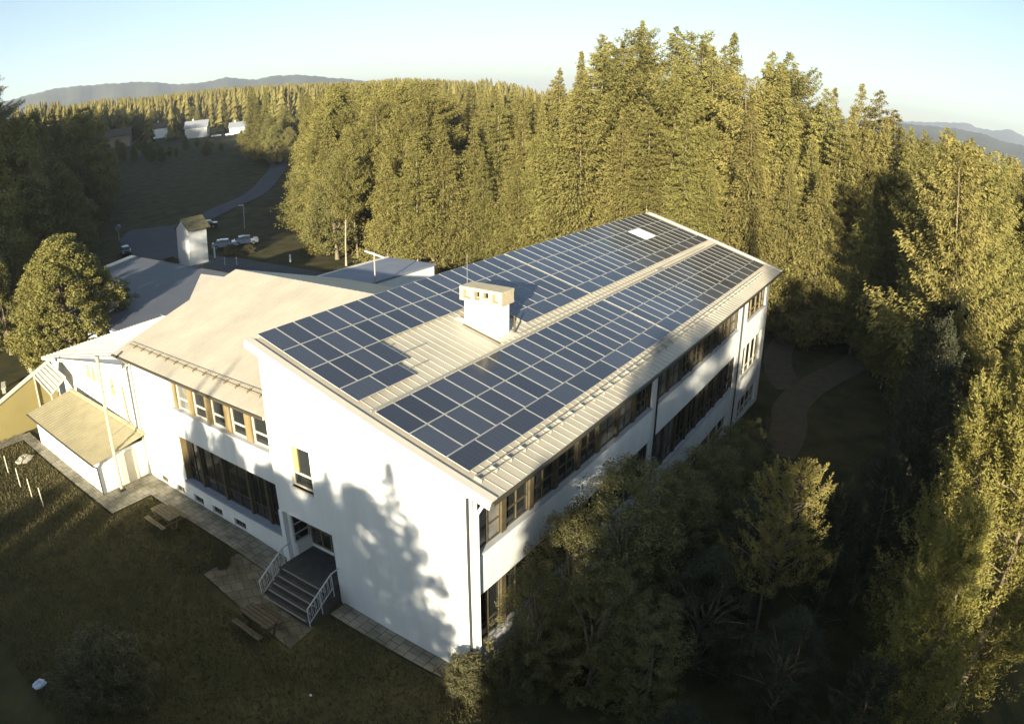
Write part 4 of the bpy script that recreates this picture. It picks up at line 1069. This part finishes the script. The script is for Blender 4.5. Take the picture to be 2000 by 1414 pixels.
def top_for(x_, y_, f):
    az, D = azd(x_, y_); return CAMP.z + skyel(az) * D - H(x_, y_) - f
edge = [(77, 93), (66, 78), (55, 66), (51, 57), (54, 50), (59, 42), (61, 30), (61, 18), (61, 8), (61, -1), (60, -12), (58, -22), (54, -31), (48, -40)]
def along(P, t):
    L = [hypot(b[0] - a[0], b[1] - a[1]) for a, b in zip(P, P[1:])]; s_ = t * sum(L)
    for (a, b), l in zip(zip(P, P[1:]), L):
        if s_ <= l: 
            u = s_ / l; return a[0] + (b[0] - a[0]) * u, a[1] + (b[1] - a[1]) * u, (b[1] - a[1]) / l, -(b[0] - a[0]) / l
        s_ -= l
    a, b = P[-2], P[-1]; l = L[-1]; return b[0], b[1], (b[1] - a[1]) / l, -(b[0] - a[0]) / l
rown = ['front', 'second', 'third', 'fourth', 'fifth']
for row in range(5):
    n = (34, 35, 35, 35, 34)[row]
    for k in range(n):
        x_, y_, nx, ny = along(edge, (k + .5 + R0.uniform(-.3, .3)) / n)
        dd = row * 5.2 + R0.uniform(-1.6, 1.6)
        x_ += abs(nx) * dd * 1.0 + (0 if abs(nx) > .5 else 0); y_ += -ny * dd * (-1) if False else (dd * .55 if y_ > 45 else 0)
        az, D = azd(x_, y_)
        hh = top_for(x_, y_, (0, 0, 0, 0, 0)[row])
        f = {0: R0.uniform(.55, .92), 1: R0.uniform(.68, .97), 2: R0.uniform(.8, 1.0), 3: R0.uniform(.88, 1.02), 4: R0.uniform(.9, 1.03)}[row]
        hh *= f
        hh = max(9, min(40, hh))
        r_ = R0.random()
        kn = 'pine%d' % R0.randrange(4) if r_ < .12 and az > 4 else 'spruce%d' % R0.randrange(8)
        if az > 40 and row < 3 and r_ < .15: kn = 'pine%d' % R0.randrange(4)
        if az > 43 and row == 0 and k % 4 == 1: kn = 'broad%d' % R0.randrange(3); hh = min(hh, 15)
        cand.append((D, kn, x_, y_, hh, 'edge', row))
# wood filling the middle distance behind the edge
k = 0
while k < 88:
    az = R0.uniform(31, 53); D = R0.uniform(128, 250)
    x_, y_ = CAMP.x + D * cos(radians(az)), CAMP.y + D * sin(radians(az))
    # keep the road and the meadow free
    if az > 49.5 - (D - 128) * .02 and D < 215: continue
    hh = max(10, min(32, top_for(x_, y_, 0) * R0.uniform(.82, 1.0)))
    cand.append((D, 'spruce%d' % R0.randrange(8), x_, y_, hh, 'middle', 0)); k += 1
# right-hand wood, nearer than the forest edge
right = []
for (x_, y_, hh, kn) in [(52, -17, 15, 'spruce2'), (47, -20, 14, 'spruce0'), (43, -15.5, 10, 'pine0'), (50, -24, 17, 'spruce3'), (44, -25, 15.5, 'spruce1'), (39, -21, 13, 'spruce6'), (38, -27, 16, 'spruce4'), (33, -23, 13.5, 'spruce7'), (33, -17.5, 11, 'pine0'), (28, -20, 13.0, 'spruce5'), (46, -31, 17, 'spruce0'), (35, -32, 16, 'spruce3'), (28, -26, 14.5, 'spruce6'), (23, -22, 13, 'spruce2'), (55, -12.5, 14, 'spruce7'), (57, -27, 18, 'spruce5'), (24, -17.2, 10.5, 'spruce7'), (29, -14.5, 8.5, 'spruce6'), (36, -13.8, 8.0, 'pine0'), (51, -10.5, 9, 'spruce6')]:
    cand.append((azd(x_, y_)[1], kn, x_, y_, hh, 'right', 0))
for k in range(46):
    az = R0.uniform(-11, 6); D = R0.uniform(62, 130) if k % 3 else R0.uniform(50, 70)
    x_, y_ = CAMP.x + D * cos(radians(az)), CAMP.y + D * sin(radians(az))
    if y_ > -14 and x_ < 60: continue
    cand.append((D, ('pine%d' % R0.randrange(4)) if k % 2 else 'spruce%d' % R0.randrange(8), x_, y_, max(8, min(24, top_for(x_, y_, 0) * R0.uniform(.86, 1.02))), 'right', 0))
# left wood in shade
for (x_, y_, hh, kn) in [(-2, 70, 24, 'spruce0'), (2, 75, 25, 'broad0'), (10, 80, 26, 'spruce3'), (16, 90, 25, 'broad1'), (22, 100, 27, 'spruce1'), (12, 95, 28, 'spruce2'), (3, 84, 27, 'spruce5'), (-3, 76, 26, 'broad2'), (27, 112, 26, 'spruce4'), (20, 112, 28, 'spruce0'), (30, 122, 26, 'broad0'), (8, 104, 28, 'spruce2'), (36, 128, 24, 'spruce3'), (38, 140, 25, 'spruce5'), (28, 132, 27, 'spruce1'), (46, 148, 22, 'broad1'), (-2, 94, 29, 'spruce0'), (-6, 68, 26, 'spruce4'), (44, 160, 22, 'spruce2'), (54, 168, 20, 'broad2'), (14, 70, 13, 'broad2'), (18, 78, 14, 'broad0'), (25, 92, 16, 'broad2'), (29, 104, 17, 'broad1'), (3, 60, 13, 'broad1'), (33, 114, 15, 'broad0'), (40, 128, 14, 'broad2'), (62, 180, 17, 'broad0'), (70, 200, 16, 'spruce4'), (52, 190, 20, 'spruce1'), (-9, 60, 22, 'spruce2'), (52, 142, 25, 'spruce3'), (47, 135, 24, 'broad0'), (58, 150, 25, 'spruce1'), (55, 160, 26, 'spruce4'), (62, 166, 24, 'broad2'), (66, 178, 24, 'spruce0'), (72, 188, 22, 'broad1'), (60, 186, 26, 'spruce2'), (50, 172, 27, 'spruce5'), (78, 206, 20, 'broad0'), (44, 124, 13, 'broad1'), (36, 112, 9, 'broad0'), (34, 106, 7, 'broad2')]:
    az, D = azd(x_, y_)
    lim = top_for(x_, y_, 0)
    cc, aa = -.3584 * x_ + .9336 * y_, .9336 * x_ + .3584 * y_
    if 54 < cc < 67 and aa < 60: hh = min(hh, 15.5 - aa * .2162)
    if hh < 4: continue
    cand.append((D, kn, x_, y_, min(hh, lim * R0.uniform(.9, 1.0)) if az < 73.5 else hh, 'left', 0))
# hedge row of trees along meadow top and between houses
for k in range(64):
    az = R0.uniform(47, 67); D = R0.uniform(215, 330) if az < 52 else R0.uniform(385, 440)
    x_, y_ = CAMP.x + D * cos(radians(az)), CAMP.y + D * sin(radians(az))
    if min(hypot(x_ - a, y_ - b) for a, b in ((143, 312), (178, 325), (176, 282), (192, 268), (262, 330), (274, 322))) < 13: continue
    cand.append((D, 'broad%d' % R0.randrange(3) if k % 2 else 'spruce%d' % R0.randrange(8), x_, y_, R0.uniform(8, 15), 'meadow', 0))
for k in range(30):
    az = 49.5 + k * .52 + R0.uniform(-.3, .3); D = R0.uniform(258, 300)
    if k in (9, 10, 17): continue
    cand.append((D, ('broad%d' % R0.randrange(3)) if k % 3 else 'pine%d' % R0.randrange(4), CAMP.x + D * cos(radians(az)), CAMP.y + D * sin(radians(az)), R0.uniform(3.5, 8.0), 'meadow', 0))
cand.sort(key=lambda c: c[0])
zone_name = {'right': 'the shaded wood right of the school', 'left': 'the dark wood at the left edge', 'meadow': 'the belt of trees above the meadow', 'middle': 'the middle distance beyond the road'}
buckets = {}
for c in cand:
    D, kn, x_, y_, hh, zone, row = c
    sp = KINDS[kn][4]
    buckets.setdefault((zone, row, sp), []).append(c)
nsp = 0
overflow = []
for key in sorted(buckets, key=lambda q: min(c[0] for c in buckets[q])):
    zone, row, sp = key
    L = sorted(buckets[key], key=lambda c: -azd(c[2], c[3])[0])
    for i, (D, kn, x_, y_, hh, _, _) in enumerate(L):
        size = 'tall' if hh > 24 else ('medium' if hh > 15 else 'low')
        if zone == 'edge': w1 = sp.split()[0]; lb = '%s %s, %s %s from left in %s row of the sunlit wood' % (size, sp, ordi(i), w1, rown[row])
        else: w1 = sp.split()[0]; lb = '%s %s, %s %s from left in %s' % (size, sp, ordi(i), w1, zone_name[zone])
        if sp == 'spruce tree':
            nsp += 1
        tree(kn, x_, y_, hh, lb, {'edge': 'trees of the sunlit wood', 'right': 'trees of the wood right of the school', 'left': 'trees of the dark wood on the left', 'meadow': 'trees above the meadow', 'middle': 'spruces beyond the road'}[zone], wide=(1.0 if kn[0] != 's' else .85 + .3 * ((i * 7) % 5) / 5) * (28 / max(hh, 14) if kn[0] == 's' and hh < 22 else 1) ** .45)

# single trees near the school
tree('linden', 7.2, 51.0, 11.4, 'sunlit pyramid-shaped linden tree standing behind the left wing roof', 'single trees by the school', wide=1.5)
FG = [  # kind, x, y, height, width, label
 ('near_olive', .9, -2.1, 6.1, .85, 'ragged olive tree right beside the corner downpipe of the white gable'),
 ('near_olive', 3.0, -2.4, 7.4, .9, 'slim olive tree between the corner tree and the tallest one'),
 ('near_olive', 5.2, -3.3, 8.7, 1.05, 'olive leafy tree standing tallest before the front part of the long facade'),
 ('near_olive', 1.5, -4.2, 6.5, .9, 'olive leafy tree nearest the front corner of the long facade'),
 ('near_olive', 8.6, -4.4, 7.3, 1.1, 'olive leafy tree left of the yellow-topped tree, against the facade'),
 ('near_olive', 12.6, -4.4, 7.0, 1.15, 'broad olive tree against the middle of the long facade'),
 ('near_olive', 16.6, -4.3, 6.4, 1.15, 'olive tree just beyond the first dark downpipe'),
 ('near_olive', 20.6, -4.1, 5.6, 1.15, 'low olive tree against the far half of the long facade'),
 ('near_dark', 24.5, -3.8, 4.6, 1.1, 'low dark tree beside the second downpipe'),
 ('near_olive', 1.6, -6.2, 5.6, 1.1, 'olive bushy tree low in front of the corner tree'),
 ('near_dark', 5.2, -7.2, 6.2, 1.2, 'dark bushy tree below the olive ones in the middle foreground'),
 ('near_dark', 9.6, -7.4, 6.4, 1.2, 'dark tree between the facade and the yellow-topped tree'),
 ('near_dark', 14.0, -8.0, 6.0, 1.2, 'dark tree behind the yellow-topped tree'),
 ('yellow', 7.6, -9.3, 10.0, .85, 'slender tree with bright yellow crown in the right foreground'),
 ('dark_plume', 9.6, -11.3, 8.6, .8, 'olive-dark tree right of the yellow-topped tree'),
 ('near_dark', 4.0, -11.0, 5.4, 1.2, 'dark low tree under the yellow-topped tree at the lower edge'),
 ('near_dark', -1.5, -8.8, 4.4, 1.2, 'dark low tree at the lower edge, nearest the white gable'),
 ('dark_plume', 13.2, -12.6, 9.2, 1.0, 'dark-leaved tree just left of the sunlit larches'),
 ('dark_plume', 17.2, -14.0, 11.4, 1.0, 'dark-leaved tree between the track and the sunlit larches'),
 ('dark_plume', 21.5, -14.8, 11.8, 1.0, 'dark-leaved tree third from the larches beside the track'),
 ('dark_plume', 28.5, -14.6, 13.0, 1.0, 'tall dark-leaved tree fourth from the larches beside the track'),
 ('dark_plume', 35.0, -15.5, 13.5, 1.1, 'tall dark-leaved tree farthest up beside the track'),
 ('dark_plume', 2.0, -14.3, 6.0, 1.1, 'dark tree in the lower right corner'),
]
for kn, x_, y_, hh, wd, lb in FG: tree(kn, x_, y_, hh, lb, 'foreground trees beside the long facade', wide=wd)
tree('larch0', 8.6, -16.2, 14.4, 'sunlit golden larch with the lower top at the right edge', 'sunlit larches at the right edge', wide=1.05)
tree('larch1', 7.4, -18.6, 17.6, 'tallest sunlit golden larch at the right edge, nearest the drone', 'sunlit larches at the right edge', wide=1.05)
tree('larch0', 13.5, -18.6, 15.6, 'sunlit golden larch behind the nearest two at the right edge', 'sunlit larches at the right edge', wide=1.1, rz=2.1)
tree('larch1', 4.0, -16.0, 11.5, 'shorter golden larch low at the right edge', 'sunlit larches at the right edge', wide=1.1, rz=4.1)
tree('larch0', 20.5, -20.5, 16.5, 'sunlit golden larch farthest up the right edge', 'sunlit larches at the right edge', wide=1.1, rz=1.1)
tree('bush', -11.0, 10.0, 2.6, 'olive bush on the lawn in the lower left corner', 'bushes around the school', wide=1.1)
tree('bush', -.8, -.2, 1.9, 'grey-green bush at the bottom corner of the white gable', 'bushes around the school', wide=.75)
tree('bush', .4, -1.8, 2.6, 'taller ragged bush just right of the corner bush', 'bushes around the school', wide=.6)
tree('bush', -2.2, 13.0, 1.5, 'small bare bush beside the slab path', 'bushes around the school', wide=.35)
tree('bush', 28.5, -1.8, 2.0, 'dark bush at the foot of the far end of the long facade', 'bushes around the school', wide=.6)
tree('bush', 33.5, -2.0, 1.8, 'dark round shrub beside the track at the far corner', 'bushes around the school', wide=.5)
for k, (x_, y_, h_) in enumerate([(22.0, 70.5, 1.2), (47.5, 79.5, 1.6), (49.5, 77.5, 1.4), (36, 79, 2.0)]):
    tree('bush', x_, y_, h_, ['low shrub behind the shaded back roof', 'sunlit shrub in front of the silver cars', 'second sunlit shrub in front of the silver cars', 'dark shrub beside the white tower'][k], 'shrubs around the forecourt', wide=.9)

# trees beyond the picture's edges that shade the lawn and the walls
CS, SN, TE = cos(radians(21)), sin(radians(21)), tan(radians(12.2))
def caster(c_, a_, h0, kn, wd, lb, grp):
    x_, y_ = CS * a_ - SN * c_, SN * a_ + CS * c_
    tree(kn, x_, y_, h0 - a_ * TE - H(x_, y_), lb, grp, wide=wd)
LB1, GR1 = 'tree standing behind the drone, outside the picture', 'trees outside the picture behind the drone'
for c_, a_, h0, kn, wd in [
  (3.4, -28, 9.4, 'spruce0', 1.25), (6.6, -31, 8.2, 'spruce3', 1.15), (5.0, -35, 7.4, 'broad0', .8), (8.6, -30, 7.4, 'spruce2', 1.1), (4.6, -26, 6.6, 'gappy1', .9), (2.5, -29, 7.0, 'gappy0', .5), (1.6, -31, 4.6, 'gappy1', .5),
  (11.0, -28, 6.6, 'broad0', .75), (13.6, -31, 7.6, 'broad2', .75), (15.9, -29, 7.9, 'broad1', .8), (12.4, -36, 7.2, 'spruce5', 1.0), (17.2, -33, 7.7, 'spruce1', .8),
  (13.75, -27, 11.6, 'spruce4', .26), (14.8, -27, 11.0, 'spruce2', .24), (17.4, -30, 10.8, 'spruce0', .2), (7.0, -38, 7.0, 'broad1', .9), (9.8, -38, 6.8, 'broad0', .9),
  (20.4, -26, 2.2, 'broad0', .6), (22.3, -28, 4.2, 'spruce3', .9), (24.5, -26, 2.3, 'broad2', .8), (26.6, -30, 2.0, 'broad1', .7), (19.5, -34, 3.0, 'broad1', .7),
  (-3.9, -27, 10.2, 'gappy0', .7), (-2.0, -26, 9.0, 'broad1', .42), (-6.3, -31, 12.4, 'broad0', .6), (-7.6, -28, 13.4, 'gappy0', .95), (-9.4, -33, 12.6, 'gappy1', .8),
  (-2.3, -33, 5.6, 'spruce1', .7), (-4.2, -35, 6.4, 'spruce5', 1.0), (-6.3, -38, 7.8, 'spruce0', 1.1), (-8.3, -40, 9.0, 'spruce2', 1.1), (-3.2, -44, 5.6, 'broad2', .75), (-5.4, -46, 7.0, 'broad0', .9), (-7.6, -46, 8.6, 'broad1', .9), (-9.8, -44, 9.0, 'broad2', .8),
  (-11.6, -30, 7.4, 'broad2', .7), (-13.6, -34, 7.6, 'broad0', .7), (-15.2, -34, 24.5, 'spruce3', .55), (-17.5, -30, 6.0, 'broad1', .9), (-21, -30, 6.5, 'broad0', .9), (-25, -32, 9, 'spruce0', 1), (-29, -30, 11, 'spruce1', 1), (-33, -32, 12, 'spruce5', 1), (-37, -30, 11, 'spruce4', 1), (-41, -30, 13, 'spruce2', 1), (-45, -30, 12, 'spruce0', 1)] + [(8 + 2.4 * k, -42 + 3 * sin(k * 2.2), 5.2 if k < 5 else 2.4, 'broad%d' % (k % 3), .8) for k in range(9)]:
    caster(c_, a_, h0, kn, wd, LB1, GR1)
LB2, GR2 = 'unseen tree added for shade beyond the left edge, outside the picture', 'unseen trees added for shade beyond the left edge'  # unseen rows added, extra tall, to shade the left wood and meadow
for k in range(26):
    c_ = 68 + 3.4 * k
    caster(c_, -8 + 5 * sin(k * 1.7), 26 if c_ < 66 else 34 + 3 * sin(k * 2.9), 'broad%d' % (k % 3), 1.2, LB2, GR2)
for k in range(44):
    t = k / 43; x_, y_ = -28 + 110 * t + 5 * sin(k * 1.9), 96 + 250 * t
    if azd(x_, y_)[0] < 74.5: x_ -= 22
    tree('pine%d' % (k % 3), x_, y_, 42 + 3 * sin(k * 2.9), LB2, GR2, wide=1.6)

# far wood (one mass)
def far_wood():
    g = rng(5); V = []; F = []; base = 0
    P = []
    n = 0
    while n < 2600:
        az = g.uniform(26, 72); D = g.uniform(150, 900) if az < 47 else g.uniform(345, 900)
        if g.random() > D / 900 + .15: continue
        if az < 47 and D < 210: continue
        x_ = CAMP.x + D * cos(radians(az)); y_ = CAMP.y + D * sin(radians(az))
        if min(hypot(x_ - a, y_ - b) for a, b in ((143, 312), (178, 325), (176, 282), (192, 268), (262, 330), (274, 322))) < 16: continue
        if az > 54 and D < 390 and g.random() < .6: continue
        lim = CAMP.z + skyel(az) * D - H(x_, y_)
        hh = min(g.uniform(14, 27) if D < 600 else g.uniform(20, 33), lim * g.uniform(.86, 1.0))
        if hh < 4: continue
        P.append((x_, y_, H(x_, y_), hh, g.uniform(.75, 1.25))); n += 1
    for x_, y_, z_, hh, wd in P:
        tiers = 7; nn = 7
        for t in range(tiers):
            zb = z_ + hh * (.05 + .13 * t); zt = z_ + hh * (.05 + .13 * t + .2) if t < tiers - 1 else z_ + hh
            r_ = hh * .20 * wd * (1 - t / (tiers + .3)) ** .7 * g.uniform(.75, 1.15) ; a0 = g.uniform(0, 6.28)
            for k in range(nn):
                a = a0 + k * 2 * pi / nn; b = a + 2 * pi / nn
                ra = r_ * g.uniform(.7, 1.25)
                V += [(x_ + ra * cos(a), y_ + ra * sin(a), zb - g.uniform(0, .05) * hh), (x_ + .75 * ra * cos(b), y_ + .75 * ra * sin(b), zb + g.uniform(0, .04) * hh), (x_, y_, zt)]
    V = np.array(V); F = np.arange(len(V)).reshape(-1, 3)
    o = link('distant_forest', npmesh('distant_forest', V, F, mat('far_needles', (.15, .128, .042), .9, transl=.1, spec=.05, var=.35, scale=.05)))
    stuff(o, 'distant spruce forest covering the hillside beyond the meadow and road', 'forest')
far_wood()
# grass tufts in the sunlit lawn
def tufts():
    g = rng(8); n = 62000
    x_ = g.uniform(-14, -1, n); y_ = g.uniform(-3, 41, n); keep = ~((x_ > -3.95) & (y_ > 21.6)) & ~((x_ > -1.0) & (y_ > 6)) & ~((x_ > -3.9) & (y_ < 13.4) & (y_ > 6.6))
    x_, y_ = x_[keep], y_[keep]; n = len(x_); z_ = np.array([H(a, b) for a, b in zip(x_, y_)])
    a = g.uniform(0, 6.28, n); hgt = g.uniform(.05, .2, n); wd = g.uniform(.02, .05, n)
    B = np.stack([x_, y_, z_], 1); u = np.stack([np.cos(a), np.sin(a), 0 * a], 1) * wd[:, None]
    tip = B + np.stack([g.normal(0, .05, n), g.normal(0, .05, n), hgt], 1)
    Q = np.stack([B - u, B + u, tip], 1); V = Q.reshape(-1, 3)
    o = link('grass', npmesh('grass', V, np.arange(len(V)).reshape(-1, 3), mat('grass_blades', (.105, .088, .034), .8, transl=.3, var=.4, scale=.5)))
    stuff(o, 'short rough grass on the lawn in front of the school', 'grass')
tufts()
# ------------------------------------------------------------------ hills
def hills(name, prof, D0, D1, depth, m, seed):
    R_ = random.Random(seed); mb = MB(); pts = []
    sub = []
    for (a, b), (c, d) in zip(prof, prof[1:]):
        n = max(2, int(abs(c - a) / .25))
        for k in range(n):
            t = k / n; sub.append((a + (c - a) * t, b + (d - b) * t + .0006 * sin((a + (c - a) * t) * 9.1) + .0004 * sin((a + (c - a) * t) * 21.7)))
    sub.append(prof[-1]); rowsv = []
    for az, te in sub:
        ca, sa = cos(radians(az)), sin(radians(az)); D = D1
        ridge = CAMP.z + te * D; row = []
        for f, zf in ((-1, -.15), (-.6, .35 + .06 * sin(az * 1.3 + seed)), (-.25, .75 + .05 * sin(az * 2.1)), (0, 1), (.5, .6), (1.2, -.1)):
            dd = D + f * depth; row.append((CAMP.x + dd * ca, CAMP.y + dd * sa, ridge * zf))
        rowsv.append(row)
    for r_ in rowsv: mb.v += r_
    for i in range(len(rowsv) - 1):
        for k in range(5): mb.f.append((i * 6 + k, i * 6 + 6 + k, i * 6 + 7 + k, i * 6 + k + 1)); mb.m.append(0)
    o = mb.build(name, m, smooth=True)
    struct(o)
hm = mat('hill_forest', (.075, .072, .04), .95, var=.3, scale=.004)
hills('hills', [(84, .05), (76, .06), (70.5, .0687), (68.2, .0712), (64.6, .0670), (61.3, .0627), (58.5, .0531), (56.8, .0513), (54.8, .0554), (52.4, .0486), (50.8, .0519), (48.8, .0499), (46.8, .0440), (44.5, .0380), (41.3, .0299), (36, .02)], 0, 3600, 1300, hm, 1)
hills('hills', [(8, .01), (.8, .0200), (-2.2, .0237), (-4.3, .0233), (-6.0, .0179), (-7.7, .0188), (-14, .02)], 0, 3300, 1200, hm, 2)
hills('mountains', [(6, .012), (1, .024), (-1.3, .0294), (-3.0, .0344), (-3.8, .0301), (-5.1, .0300), (-6.4, .0368), (-7.7, .0302), (-14, .03)], 0, 7500, 2200, hm, 3)
# ------------------------------------------------------------------ air
if True:
    mb = MB(); mb.box(-400, 10500, -3500, 10500, -12, 420)
    o = mb.build('haze', [])
    hz = bpy.data.materials.new('haze'); hz.use_nodes = True; n = hz.node_tree; n.nodes.clear()
    v = n.nodes.new('ShaderNodeVolumePrincipled'); v.inputs['Density'].default_value = .00016; v.inputs['Color'].default_value = (.80, .88, 1, 1); v.inputs['Anisotropy'].default_value = .2
    om = n.nodes.new('ShaderNodeOutputMaterial'); n.links.new(v.outputs[0], om.inputs['Volume'])
    o.data.materials.append(hz)
    stuff(o, 'pale blue air lying over the far hills and woods', 'haze')
